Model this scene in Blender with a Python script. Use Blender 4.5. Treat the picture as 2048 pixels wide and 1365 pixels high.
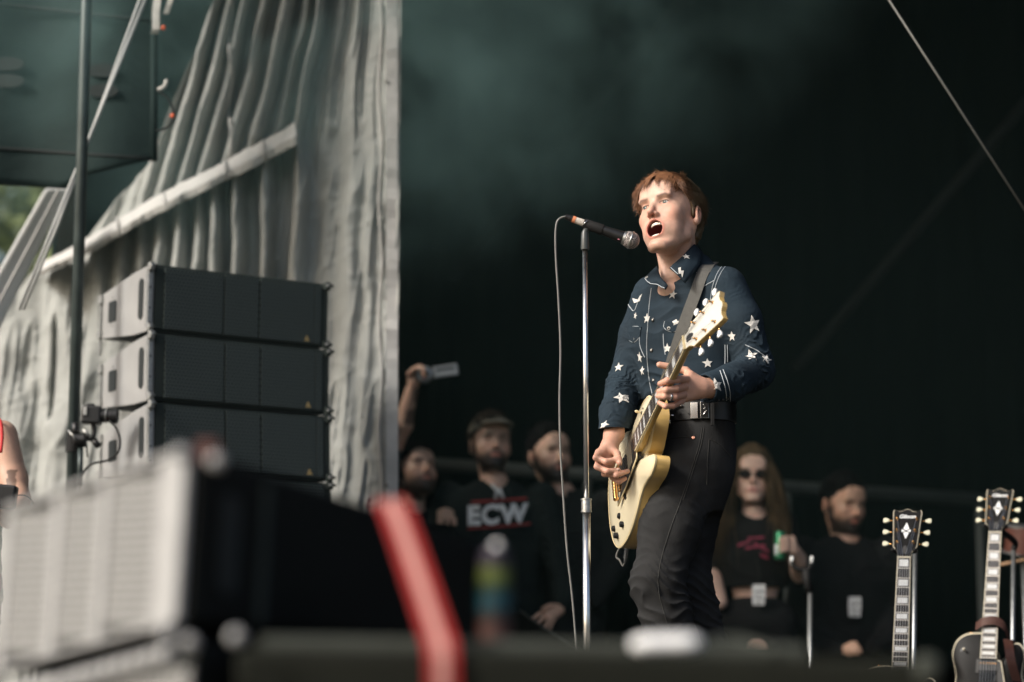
import bpy, bmesh, math, random
import numpy as np
from mathutils import Vector, Matrix
from mathutils.bvhtree import BVHTree

random.seed(7)
for o in list(bpy.data.objects): bpy.data.objects.remove(o)
scene = bpy.context.scene
COL = scene.collection
R = math.radians

# ------------------------------------------------------------------ camera
PITCH = math.atan((1490 - 682.5) / 4835.0)
cam_d = bpy.data.cameras.new("camera")
cam = bpy.data.objects.new("camera", cam_d); COL.objects.link(cam)
cam.location = (0, 0, 0); cam.rotation_euler = (math.pi / 2 + PITCH, 0, 0)
cam_d.sensor_width = 36.0; cam_d.lens = 4835.0 / 2048 * 36.0
cam_d.clip_start = 0.1; cam_d.clip_end = 2000
Y0 = 7.2                                     # depth of the singer
cam_d.dof.use_dof = True; cam_d.dof.focus_distance = Y0 * 1.0 / math.cos(PITCH) - 0.12
cam_d.dof.aperture_fstop = 1.65; cam_d.dof.aperture_blades = 0
scene.camera = cam

# ------------------------------------------------------------------ world, sun, exposure
SUN_H = Vector((-0.85, -0.53)).normalized(); SUN_EL = 36.0
SUN_STRENGTH, SKY_STRENGTH, EXPOSURE = 2.9, 0.15, 0.15
world = bpy.data.worlds.new("World"); scene.world = world; world.use_nodes = True
wn = world.node_tree; wn.nodes.clear()
wo = wn.nodes.new('ShaderNodeOutputWorld'); wb = wn.nodes.new('ShaderNodeBackground'); ws = wn.nodes.new('ShaderNodeTexSky')
ws.sky_type = 'NISHITA'; ws.sun_disc = False; ws.sun_elevation = R(SUN_EL)
ws.sun_rotation = math.atan2(SUN_H.x, SUN_H.y); ws.air_density = 1.0; ws.dust_density = 6.0; ws.ozone_density = 0.8
wb.inputs['Strength'].default_value = SKY_STRENGTH
wn.links.new(ws.outputs[0], wb.inputs[0]); wn.links.new(wb.outputs[0], wo.inputs[0])
sd = bpy.data.lights.new("sun", 'SUN'); sun = bpy.data.objects.new("sun", sd); COL.objects.link(sun)
sd.energy = SUN_STRENGTH; sd.angle = R(16.0); sd.color = (1.0, 0.985, 0.955)
sdir = Vector((SUN_H.x * math.cos(R(SUN_EL)), SUN_H.y * math.cos(R(SUN_EL)), math.sin(R(SUN_EL))))
sun.rotation_euler = (-sdir).to_track_quat('-Z', 'Y').to_euler(); sun.location = (-6, -3, 9)
scene.view_settings.view_transform = 'Standard'; scene.view_settings.look = 'None'
scene.view_settings.exposure = EXPOSURE; scene.view_settings.gamma = 1.0
scene.view_settings.use_curve_mapping = False
scene.cycles.use_denoising = True
scene.cycles.use_adaptive_sampling = True; scene.cycles.adaptive_threshold = 0.015
scene.cycles.volume_step_rate = 4.0; scene.cycles.volume_max_steps = 48; scene.cycles.max_bounces = 6; scene.cycles.volume_bounces = 0
scene.cycles.caustics_reflective = False; scene.cycles.caustics_refractive = False

# ------------------------------------------------------------------ helpers
RIGHT = np.array((1., 0, 0)); UP = np.array((0, -math.sin(PITCH), math.cos(PITCH))); FWD = np.array((0, math.cos(PITCH), math.sin(PITCH)))
def ray(px, py):
    return RIGHT * ((px - 1024) / 4835.0) + UP * ((682.5 - py) / 4835.0) + FWD
def P(px, py, Y):
    """the point at world depth Y that stands at a given spot of the photograph"""
    d = ray(px, py); return d * (Y / d[1])
def S(px, py, dy=0.0): return P(px, py, Y0 + dy)     # around the singer
def unit(v): v = np.asarray(v, float); return v / max(1e-12, np.linalg.norm(v))
def arr(v): return np.asarray(v, float)

def tag(o, label=None, cat=None, group=None, kind=None):
    if label: o['label'] = label
    if cat: o['category'] = cat
    if group: o['group'] = group
    if kind: o['kind'] = kind
    return o
def empty(name, loc, label=None, cat=None, group=None, rz=0.0):
    o = bpy.data.objects.new(name, None); COL.objects.link(o); o.location = [float(x) for x in loc]
    o.rotation_euler = (0, 0, rz); o.empty_display_size = 0.1
    return tag(o, label, cat, group)
def root_loc(p):
    l = Vector((0, 0, 0))
    while p is not None: l += p.location; p = p.parent
    return l
def mk(name, verts, faces, mat, parent=None, smooth=False, local=False, recalc=True, col=None, auto=None):
    """one mesh object. verts in world space unless local (then in the parent's space)"""
    v = np.asarray(verts, float).reshape(-1, 3)
    me = bpy.data.meshes.new(name)
    if parent is not None: off = np.zeros(3) if local else np.array(root_loc(parent))
    else: off = np.array(((v[:, 0].min() + v[:, 0].max()) / 2, (v[:, 1].min() + v[:, 1].max()) / 2, v[:, 2].min())) if not local else np.zeros(3)
    vv = (v - off).astype(np.float32)
    if isinstance(faces, np.ndarray) and faces.ndim == 2:
        n = faces.shape[1]
        me.vertices.add(len(vv)); me.vertices.foreach_set('co', vv.ravel())
        me.loops.add(faces.size); me.loops.foreach_set('vertex_index', faces.ravel().astype(np.int32))
        me.polygons.add(len(faces)); me.polygons.foreach_set('loop_start', np.arange(0, faces.size, n, dtype=np.int32))
        me.update(calc_edges=True)
    else:
        me.from_pydata([tuple(x) for x in vv.tolist()], [], [tuple(int(i) for i in f) for f in faces])
        if recalc:
            bm = bmesh.new(); bm.from_mesh(me); bmesh.ops.recalc_face_normals(bm, faces=bm.faces); bm.to_mesh(me); bm.free()
    if smooth:
        me.polygons.foreach_set('use_smooth', np.ones(len(me.polygons), dtype=bool))
    if auto is not None and hasattr(me, 'set_sharp_from_angle'):
        me.polygons.foreach_set('use_smooth', np.ones(len(me.polygons), dtype=bool)); me.set_sharp_from_angle(angle=R(auto))
    if col is not None:
        a = me.color_attributes.new('tint', 'FLOAT_COLOR', 'POINT')
        c = np.ones((len(vv), 4), np.float32); c[:, :3] = col; a.data.foreach_set('color', c.ravel())
    if mat is not None: me.materials.append(mat)
    o = bpy.data.objects.new(name, me); COL.objects.link(o)
    if parent is not None: o.parent = parent
    else: o.location = off
    return o
def copy_tree(o, parent=None):
    c = o.copy(); COL.objects.link(c); c.parent = parent
    for ch in list(o.children): copy_tree(ch, c)
    return c

class MB:
    """collects shapes into one mesh"""
    def __init__(s): s.v = []; s.f = []
    def add(s, v, f):
        b = len(s.v); s.v += [tuple(map(float, x)) for x in v]; s.f += [tuple(i + b for i in q) for q in f]; return s
    def hexa(s, c):            # 8 corners: bottom 4 (ccw), top 4
        return s.add(c, [(0, 3, 2, 1), (4, 5, 6, 7), (0, 1, 5, 4), (1, 2, 6, 5), (2, 3, 7, 6), (3, 0, 4, 7)])
    def box(s, c, sz, Rm=None):
        c = arr(c); h = arr(sz) / 2
        k = [(-1, -1, -1), (1, -1, -1), (1, 1, -1), (-1, 1, -1), (-1, -1, 1), (1, -1, 1), (1, 1, 1), (-1, 1, 1)]
        pts = [arr(q) * h for q in k]
        if Rm is not None: pts = [Rm @ q for q in pts]
        return s.hexa([c + q for q in pts])
    def tube(s, pts, r, n=8, caps=True):
        pts = [arr(p) for p in pts]; m = len(pts)
        rr = r if hasattr(r, '__len__') else [r] * m
        t0 = unit(pts[1] - pts[0]); a = np.cross(t0, (0, 0, 1.0))
        if np.linalg.norm(a) < 1e-3: a = np.cross(t0, (1.0, 0, 0))
        a = unit(a); V = []; 
        for i in range(m):
            t = unit(pts[min(i + 1, m - 1)] - pts[max(i - 1, 0)])
            a = unit(a - t * np.dot(a, t)); b = np.cross(t, a)
            for j in range(n):
                th = 2 * math.pi * j / n; V.append(pts[i] + (a * math.cos(th) + b * math.sin(th)) * rr[i])
        F = [(i * n + j, i * n + (j + 1) % n, (i + 1) * n + (j + 1) % n, (i + 1) * n + j) for i in range(m - 1) for j in range(n)]
        if caps: F += [tuple(range(n - 1, -1, -1)), tuple((m - 1) * n + j for j in range(n))]
        return s.add(V, F)
    def lathe(s, a, b, prof, n=20):   # prof: (t along a->b in metres, radius)
        a = arr(a); ax = unit(arr(b) - a); u = np.cross(ax, (0, 0, 1.0))
        if np.linalg.norm(u) < 1e-3: u = np.cross(ax, (1.0, 0, 0))
        u = unit(u); w = np.cross(ax, u); V = []
        for t, r in prof:
            for j in range(n):
                th = 2 * math.pi * j / n; V.append(a + ax * t + (u * math.cos(th) + w * math.sin(th)) * max(r, 1e-5))
        m = len(prof)
        F = [(i * n + j, i * n + (j + 1) % n, (i + 1) * n + (j + 1) % n, (i + 1) * n + j) for i in range(m - 1) for j in range(n)]
        F += [tuple(range(n - 1, -1, -1)), tuple((m - 1) * n + j for j in range(n))]
        return s.add(V, F)
    def prism(s, poly, d0, d1, o, ax, ay, az):   # polygon in (ax, ay), extruded d0..d1 along az
        o, ax, ay, az = map(arr, (o, ax, ay, az)); n = len(poly)
        V = [o + ax * x + ay * y + az * d0 for x, y in poly] + [o + ax * x + ay * y + az * d1 for x, y in poly]
        F = [tuple(range(n - 1, -1, -1)), tuple(range(n, 2 * n))] + [(i, (i + 1) % n, n + (i + 1) % n, n + i) for i in range(n)]
        return s.add(V, F)
    def ribbon(s, pts, acr, w, th, nrm):      # flat strap
        V = []; m = len(pts)
        for i, p in enumerate(pts):
            p = arr(p); a = unit(acr[i] if hasattr(acr[0], '__len__') else acr) * w / 2; nn = unit(nrm[i] if hasattr(nrm[0], '__len__') else nrm) * th / 2
            V += [p - a - nn, p + a - nn, p + a + nn, p - a + nn]
        F = [(i * 4 + j, i * 4 + (j + 1) % 4, (i + 1) * 4 + (j + 1) % 4, (i + 1) * 4 + j) for i in range(m - 1) for j in range(4)]
        F += [(3, 2, 1, 0), tuple((m - 1) * 4 + j for j in range(4))]
        return s.add(V, F)
    def build(s, name, mat, parent=None, smooth=False, local=False, auto=None):
        return mk(name, s.v, s.f, mat, parent, smooth, local, auto=auto)
def bevel(o, w, seg=2, ang=40):
    m = o.modifiers.new('bevel', 'BEVEL'); m.width = w; m.segments = seg; m.limit_method = 'ANGLE'; m.angle_limit = R(ang); return o
def crom(pts, n=6, closed=False):
    pts = [arr(p) for p in pts]; out = []; m = len(pts)
    for i in range(m if closed else m - 1):
        p0 = pts[(i - 1) % m] if closed or i > 0 else pts[0]; p1 = pts[i]; p2 = pts[(i + 1) % m]
        p3 = pts[(i + 2) % m] if closed or i + 2 < m else pts[-1]
        for k in range(n):
            t = k / n; out.append(0.5 * (2 * p1 + (p2 - p0) * t + (2 * p0 - 5 * p1 + 4 * p2 - p3) * t * t + (3 * p1 - p0 - 3 * p2 + p3) * t ** 3))
    if not closed: out.append(pts[-1])
    return out

# ------------------------------------------------------------------ signed-distance modelling
def smin(a, b, k):
    h = np.clip(0.5 + 0.5 * (b - a) / k, 0, 1); return b + (a - b) * h - k * h * (1 - h)
def smax(a, b, k): return -smin(-a, -b, k)
def ell(Q, c, r, Rm=None):
    q = Q - arr(c)
    if Rm is not None: q = q @ Rm
    r = arr(r); k0 = np.linalg.norm(q / r, axis=1); k1 = np.linalg.norm(q / (r * r), axis=1)
    return k0 * (k0 - 1) / np.maximum(k1, 1e-9)
def cap(Q, a, b, ra, rb=None):
    rb = ra if rb is None else rb
    a = arr(a); b = arr(b); pa = Q - a; ba = b - a
    t = np.clip(pa @ ba / max(1e-12, ba @ ba), 0, 1)
    return np.linalg.norm(pa - t[:, None] * ba, axis=1) - (ra + (rb - ra) * t)
def chain(Q, pts, rad, k=0.01):
    d = None
    for i in range(len(pts) - 1):
        e = cap(Q, pts[i], pts[i + 1], rad[i], rad[i + 1]); d = e if d is None else smin(d, e, k)
    return d
def vnoise(Q, s=1.0, seed=0):
    q = Q / s + 37.17 + seed * 11.3; i = np.floor(q).astype(np.int64); f = q - i; f = f * f * (3 - 2 * f); r = 0
    def h(x, y, z):
        n = (x * 374761393 + y * 668265263 + z * 2147483647 + seed * 1274126177) & 0xffffffff
        n = ((n ^ (n >> 13)) * 1274126177) & 0xffffffff
        return ((n ^ (n >> 16)) & 0xffff) / 65535.0
    for dx in (0, 1):
        wx = f[:, 0] if dx else 1 - f[:, 0]
        for dy in (0, 1):
            wy = f[:, 1] if dy else 1 - f[:, 1]
            for dz in (0, 1):
                wz = f[:, 2] if dz else 1 - f[:, 2]
                r = r + wx * wy * wz * h(i[:, 0] + dx, i[:, 1] + dy, i[:, 2] + dz)
    return r * 2 - 1
def polygonize(fn, lo, hi, h, s=4):
    lo = arr(lo) - 2 * h; hi = arr(hi) + 2 * h
    nc = np.ceil((hi - lo) / (h * s)).astype(int) + 1
    g = [lo[a] + np.arange(nc[a]) * h * s for a in range(3)]
    X = np.stack(np.meshgrid(*g, indexing='ij'), -1).reshape(-1, 3); Vc = fn(X).reshape(nc)
    thr = s * h * 1.75; near = np.abs(Vc) < thr
    A = np.zeros(nc - 1, bool); mn = np.full(nc - 1, 9e9); mx = -mn
    for dx in (0, 1):
        for dy in (0, 1):
            for dz in (0, 1):
                sl = (slice(dx, nc[0] - 1 + dx), slice(dy, nc[1] - 1 + dy), slice(dz, nc[2] - 1 + dz)); A |= near[sl]
    rep = lambda B: B.repeat(s, 0).repeat(s, 1).repeat(s, 2)
    N = (nc - 1) * s + 1; M = np.zeros(N, bool); up = rep(A)
    for dx in (0, 1):
        for dy in (0, 1):
            for dz in (0, 1):
                M[dx:N[0] - 1 + dx, dy:N[1] - 1 + dy, dz:N[2] - 1 + dz] |= up
    ix = [np.minimum(np.arange(N[a]) // s, nc[a] - 1) for a in range(3)]
    F = Vc[np.ix_(*ix)].astype(np.float32); idx = np.argwhere(M)
    out = np.empty(len(idx), np.float32); B = 400000
    for k in range(0, len(idx), B): out[k:k + B] = fn(lo + idx[k:k + B] * h)
    F[M] = out; sg = F < 0
    cnt = np.zeros(N - 1, np.int8); cs = [(a, b, c) for a in (0, 1) for b in (0, 1) for c in (0, 1)]
    for a, b, c in cs: cnt += sg[a:N[0] - 1 + a, b:N[1] - 1 + b, c:N[2] - 1 + c]
    cell = np.argwhere((cnt > 0) & (cnt < 8)); m = len(cell)
    val = np.stack([F[cell[:, 0] + a, cell[:, 1] + b, cell[:, 2] + c] for a, b, c in cs], 1)
    pos = np.zeros((m, 3)); w = np.zeros(m)
    for i in range(8):
        for j in range(i + 1, 8):
            df = [abs(cs[i][k] - cs[j][k]) for k in range(3)]
            if sum(df) != 1: continue
            x = (val[:, i] < 0) != (val[:, j] < 0); t = val[:, i] / np.where(x, val[:, i] - val[:, j], 1)
            p = arr(cs[i]) + t[:, None] * (arr(cs[j]) - arr(cs[i])); pos[x] += p[x]; w[x] += 1
    V = lo + (cell + pos / w[:, None]) * h
    vid = np.full(N - 1, -1, np.int32); vid[tuple(cell.T)] = np.arange(m); Q = []
    for ax in range(3):
        o1, o2 = [(1, 2), (2, 0), (0, 1)][ax]
        sl0 = [slice(None)] * 3; sl1 = [slice(None)] * 3; sl0[ax] = slice(0, -1); sl1[ax] = slice(1, None)
        e = np.argwhere(sg[tuple(sl0)] != sg[tuple(sl1)])
        e = e[(e[:, o1] > 0) & (e[:, o2] > 0) & (e[:, o1] < N[o1] - 1) & (e[:, o2] < N[o2] - 1)]
        ins = sg[tuple(e.T)]
        def at(d1, d2):
            c = e.copy(); c[:, o1] -= d1; c[:, o2] -= d2; return vid[tuple(c.T)]
        q = np.stack([at(0, 0), at(1, 0), at(1, 1), at(0, 1)], 1); q[~ins] = q[~ins][:, ::-1]; Q.append(q)
    Q = np.concatenate(Q); Q = Q[(Q >= 0).all(1)]
    return V, Q
def join(parts):
    V = []; Q = []; b = 0
    for v, q in parts: V.append(v); Q.append(q + b); b += len(v)
    return np.concatenate(V), np.concatenate(Q)
def bvh(V, Q): return BVHTree.FromPolygons([tuple(x) for x in V.tolist()], [tuple(x) for x in Q.tolist()])
ORI = Vector((0, 0, 0))
def hit(tree, px, py):
    d = Vector(ray(px, py)).normalized(); l, n, i, t = tree.ray_cast(ORI, d)
    if l is None: return None
    if n.dot(d) > 0: n = -n
    return np.array(l), np.array(n)
def drape(tree, pts2, o, ax, ay, off, cuts=1, depth=0.002):
    """a flat outline (in the tangent plane ax, ay at o) draped on a surface, with a small rim"""
    bm = bmesh.new(); vs = [bm.verts.new((x, y, 0)) for x, y in pts2]; bm.faces.new(vs)
    bmesh.ops.triangulate(bm, faces=bm.faces[:])
    bmesh.ops.subdivide_edges(bm, edges=bm.edges[:], cuts=cuts, use_grid_fill=True)
    bm.verts.index_update(); n0 = len(bm.verts); az = np.cross(ax, ay); V = []; W = []
    if np.dot(az, ray(1024, 600)) > 0: az = -az
    for v in bm.verts:
        p = arr(o) + ax * v.co.x + ay * v.co.y
        l, n, i, t = tree.ray_cast(Vector(p + az * 0.05), Vector(-az), 0.12)
        if l is None: l, n, i, t = tree.find_nearest(Vector(p))
        n = np.array(n); n = n if np.dot(n, az) > 0 else -n
        V.append(np.array(l) + n * off); W.append(np.array(l) + n * (off - depth))
    F = [[v.index for v in f.verts] for f in bm.faces]
    for e in bm.edges:
        if len(e.link_faces) == 1: a, b = e.verts[0].index, e.verts[1].index; F.append([a, b, b + n0, a + n0])
    bm.free(); return V + W, F

# ------------------------------------------------------------------ materials
MATS = {}
def mat(name, col, rough=0.6, metal=0.0, spec=0.5, noise=0.0, nscale=40.0, bump=0.0, bscale=60.0, attr=False, sss=0.0, coat=0.0, dist=0.002, stretch=None):
    if name in MATS: return MATS[name]
    m = bpy.data.materials.new(name); m.use_nodes = True; nt = m.node_tree; b = nt.nodes['Principled BSDF']
    b.inputs['Base Color'].default_value = (*col, 1); b.inputs['Roughness'].default_value = rough; b.inputs['Metallic'].default_value = metal
    b.inputs['Specular IOR Level'].default_value = spec
    if coat: b.inputs['Coat Weight'].default_value = coat; b.inputs['Coat Roughness'].default_value = 0.12
    src = None
    if attr:
        a = nt.nodes.new('ShaderNodeVertexColor'); a.layer_name = 'tint'; src = a.outputs[0]
    tc = nt.nodes.new('ShaderNodeTexCoord'); mp = nt.nodes.new('ShaderNodeMapping'); nt.links.new(tc.outputs['Object'], mp.inputs[0])
    if stretch: mp.inputs['Scale'].default_value = stretch
    if noise:
        n = nt.nodes.new('ShaderNodeTexNoise'); n.inputs['Scale'].default_value = nscale; n.inputs['Detail'].default_value = 5; nt.links.new(mp.outputs[0], n.inputs[0])
        mr = nt.nodes.new('ShaderNodeMapRange'); mr.inputs[1].default_value = 0.25; mr.inputs[2].default_value = 0.75
        mr.inputs[3].default_value = 1 - noise; mr.inputs[4].default_value = 1 + noise; nt.links.new(n.outputs[0], mr.inputs[0])
        mx = nt.nodes.new('ShaderNodeMix'); mx.data_type = 'RGBA'; mx.blend_type = 'MULTIPLY'; mx.inputs[0].default_value = 1
        if src: nt.links.new(src, mx.inputs[6])
        else: mx.inputs[6].default_value = (*col, 1)
        nt.links.new(mr.outputs[0], mx.inputs[7]); src = mx.outputs[2]
        rr = nt.nodes.new('ShaderNodeMapRange'); rr.inputs[3].default_value = max(0, rough - noise * 0.35); rr.inputs[4].default_value = min(1, rough + noise * 0.35)
        nt.links.new(n.outputs[0], rr.inputs[0]); nt.links.new(rr.outputs[0], b.inputs['Roughness'])
    if src: nt.links.new(src, b.inputs['Base Color'])
    if bump:
        n2 = nt.nodes.new('ShaderNodeTexNoise'); n2.inputs['Scale'].default_value = bscale; n2.inputs['Detail'].default_value = 6; nt.links.new(mp.outputs[0], n2.inputs[0])
        bu = nt.nodes.new('ShaderNodeBump'); bu.inputs['Strength'].default_value = bump; bu.inputs['Distance'].default_value = dist
        nt.links.new(n2.outputs[0], bu.inputs['Height']); nt.links.new(bu.outputs[0], b.inputs['Normal'])
    if sss:
        b.inputs['Subsurface Weight'].default_value = sss; b.inputs['Subsurface Radius'].default_value = (1.0, 0.35, 0.2); b.inputs['Subsurface Scale'].default_value = 0.008
    MATS[name] = m; return m
def perforated(name, base, hole, pitch=0.012, rough=0.5, axes=(0, 2)):
    """punched metal: a staggered grid of round holes"""
    m = bpy.data.materials.new(name); m.use_nodes = True; nt = m.node_tree; b = nt.nodes['Principled BSDF']; b.inputs['Roughness'].default_value = rough
    tc = nt.nodes.new('ShaderNodeTexCoord'); sp = nt.nodes.new('ShaderNodeSeparateXYZ'); nt.links.new(tc.outputs['Object'], sp.inputs[0])
    def mth(op, a, bb=None):
        n = nt.nodes.new('ShaderNodeMath'); n.operation = op
        for i, x in enumerate((a, bb)):
            if x is None: continue
            if isinstance(x, (int, float)): n.inputs[i].default_value = x
            else: nt.links.new(x, n.inputs[i])
        return n.outputs[0]
    u = mth('DIVIDE', sp.outputs[axes[0]], pitch); v = mth('DIVIDE', sp.outputs[axes[1]], pitch * 0.87)
    row = mth('FLOOR', v); odd = mth('MODULO', mth('ABSOLUTE', row), 2.0); u2 = mth('ADD', u, mth('MULTIPLY', odd, 0.5))
    fx = mth('SUBTRACT', mth('FRACT', u2), 0.5); fy = mth('SUBTRACT', mth('FRACT', v), 0.5)
    d = mth('SQRT', mth('ADD', mth('MULTIPLY', fx, fx), mth('MULTIPLY', fy, fy)))
    mr = nt.nodes.new('ShaderNodeMapRange'); mr.inputs[1].default_value = 0.30; mr.inputs[2].default_value = 0.38; nt.links.new(d, mr.inputs[0])
    mx = nt.nodes.new('ShaderNodeMix'); mx.data_type = 'RGBA'; mx.inputs[6].default_value = (*hole, 1); mx.inputs[7].default_value = (*base, 1)
    nt.links.new(mr.outputs[0], mx.inputs[0]); nt.links.new(mx.outputs[2], b.inputs['Base Color'])
    bu = nt.nodes.new('ShaderNodeBump'); bu.inputs['Strength'].default_value = 0.6; bu.inputs['Distance'].default_value = 0.002
    nt.links.new(mr.outputs[0], bu.inputs['Height']); nt.links.new(bu.outputs[0], b.inputs['Normal'])
    return m
M_skin = mat('skin', (0.6, 0.36, 0.27), 0.5, attr=True, noise=0.07, nscale=60, bump=0.15, bscale=220, sss=0.12)
M_shirt = mat('navy_cotton_twill', (0.0145, 0.0265, 0.038), 0.85, spec=0.25, noise=0.28, nscale=9, bump=0.35, bscale=170, dist=0.0015)
M_white_patch = mat('white_felt', (0.66, 0.64, 0.60), 0.9, spec=0.2, noise=0.12, nscale=150, bump=0.3, bscale=300)
M_thread = mat('pale_thread', (0.45, 0.49, 0.52), 0.8, spec=0.2)
M_jeans = mat('washed_black_denim', (0.026, 0.0265, 0.027), 0.95, spec=0.12, noise=0.55, nscale=7, bump=0.4, bscale=200, dist=0.0015)
M_jthread = mat('grey_thread', (0.055, 0.055, 0.052), 0.8, spec=0.2)
M_leather = mat('black_leather', (0.012, 0.012, 0.012), 0.38, noise=0.2, nscale=60, bump=0.2, bscale=150)
M_strap = mat('grey_webbing', (0.10, 0.098, 0.09), 0.75, spec=0.25, noise=0.12, nscale=50, bump=0.4, bscale=400)
M_chrome = mat('chrome', (0.75, 0.75, 0.74), 0.24, metal=1.0, noise=0.08, nscale=50)
M_worn = mat('worn_chrome', (0.45, 0.45, 0.43), 0.4, metal=1.0, noise=0.35, nscale=120, bump=0.3, bscale=200)
M_black = mat('black_plastic', (0.012, 0.012, 0.012), 0.4, noise=0.15, nscale=60)
M_rubber = mat('black_rubber', (0.014, 0.014, 0.014), 0.7, spec=0.2)
M_gold = mat('gold_plate', (0.75, 0.42, 0.16), 0.25, metal=1.0, noise=0.15, nscale=90)

# ================================================================== the setting
M_ground = mat('trodden_earth', (0.11, 0.10, 0.075), 0.95, noise=0.4, nscale=2.0, bump=0.5, bscale=20)
M_deck = mat('black_stage_ply', (0.02, 0.021, 0.02), 0.7, noise=0.3, nscale=6, bump=0.2, bscale=40)
M_blackcloth = mat('black_molton', (0.0065, 0.0085, 0.0075), 0.95, spec=0.1, noise=0.35, nscale=1.2, bump=0.3, bscale=30)
ground = mk('ground', [(-150, -60, -1.7), (150, -60, -1.7), (150, 240, -1.7), (-150, 240, -1.7)], [(0, 1, 2, 3)], M_ground); tag(ground, kind='structure')
DECK = -0.4
mb = MB(); mb.box((2.0, 11.75, DECK - 0.1), (11.6, 11.1, 0.2)); tag(mb.build('stage_floor', M_deck), kind='structure')
mb = MB(); mb.box((2.0, 6.24, (DECK - 0.2 - 1.7) / 2), (11.6, 0.03, 1.7 + DECK - 0.2)); tag(mb.build('stage_skirt', M_blackcloth), kind='structure')
mb = MB()
for X in (-3.6, -1, 2, 5, 7.6):
    for Y in (7, 12, 17): mb.box((X, Y, (DECK - 0.2 - 1.7) / 2), (0.12, 0.12, 1.7 + DECK - 0.2))
tag(mb.build('stage_legs', M_worn), kind='structure')
mb = MB(); mb.box((0.62, 7.22, DECK / 2 + 0.0), (1.5, 1.0, -DECK - 0.004)); 
riser = bevel(mb.build('stage_riser', M_deck), 0.01); tag(riser, 'low black riser that the singer and microphone stand are on', 'riser')
M_roof = mat('dark_roof_skin', (0.012, 0.013, 0.013), 0.9, noise=0.2, nscale=3)
mb = MB(); mb.box((3.0, 11.7, 6.6), (12.4, 11.6, 0.16)); tag(mb.build('unseen_roof', M_roof), kind='structure')  # out of view; put up to keep sky light off the stage interior
def drape_wall(name, p0, p1, z0, z1, amp, wl, matr, label, cat):
    p0 = arr(p0); p1 = arr(p1); L = np.linalg.norm(p1 - p0); n = int(L / wl * 9); d = (p1 - p0) / L; nn = np.array((d[1], -d[0])); V = []; rr = np.random.RandomState(3)
    ph = np.cumsum(rr.uniform(0.75, 1.3, n + 1)) * 2 * math.pi / 9
    for k, z in enumerate((z0, (z0 + z1) / 2, z1)):
        for i in range(n + 1):
            q = p0 + d * L * i / n + nn * amp * math.sin(ph[i] + 0.3 * k); V.append((q[0], q[1], z))
    F = [(k * (n + 1) + i, k * (n + 1) + i + 1, (k + 1) * (n + 1) + i + 1, (k + 1) * (n + 1) + i) for k in range(2) for i in range(n)]
    o = mk(name, V, F, matr, smooth=True, recalc=False); m = o.modifiers.new('thickness', 'SOLIDIFY'); m.thickness = 0.006
    return tag(o, label, cat)
drape_wall('stage_backdrop', (-2.7, 16.8), (8.6, 16.8), DECK, 6.5, 0.06, 0.35, M_blackcloth, 'tall black drape closing off the back of the stage', 'drape')
drape_wall('added_drape', (-1.97, 10.45), (-2.66, 16.8), DECK, 6.5, 0.05, 0.35, M_blackcloth, 'added black drape behind the grey curtain, blocking stray sun and sky', 'drape')  # light blocker put in behind the curtain
drape_wall('added_drape', (-2.15, 11.05), (-1.15, 11.25), DECK, 6.5, 0.04, 0.35, mat('smoke_tinted_cloth', (.010, .017, .017), .95, spec=.1, noise=.3, nscale=2), 'added dark backing in the gap above the curtain, tinted for the smoke', 'drape')  # dark backing put in; the smoke's teal is painted into its colour
drape_wall('added_drape', (8.6, 16.8), (8.6, 6.3), DECK, 6.5, 0.05, 0.35, M_blackcloth, 'added black drape out of view at the far right, keeping light out', 'drape')  # unseen, added to close the stage against sky light
# faint diagonal bars and a steel wire in the dark
M_diag = mat('dull_grey_tube', (0.0075, 0.0085, 0.008), 0.9, noise=0.2)
mb = MB(); mb.tube([P(1420, -60, 14.5), P(900, 560, 14.5)], 0.035, 10); tag(mb.build('diagonal_bar', M_diag, smooth=True), 'faint grey diagonal brace in the dark left of the singer', 'bar', 'diagonal bars')
mb = MB(); mb.tube([P(2110, 140, 13.5), P(1590, 740, 13.5)], 0.03, 10); tag(mb.build('diagonal_bar', M_diag, smooth=True), 'faint grey diagonal brace in the dark at the right edge', 'bar', 'diagonal bars')
mb = MB(); mb.tube([P(1700, -120, 8.0), P(2130, 545, 8.0)], 0.0042, 6); tag(mb.build('steel_wire', mat('wire', (0.12, 0.12, 0.11), 0.5, metal=0.5), smooth=True), 'thin steel wire slanting across the top right corner', 'wire')

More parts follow.
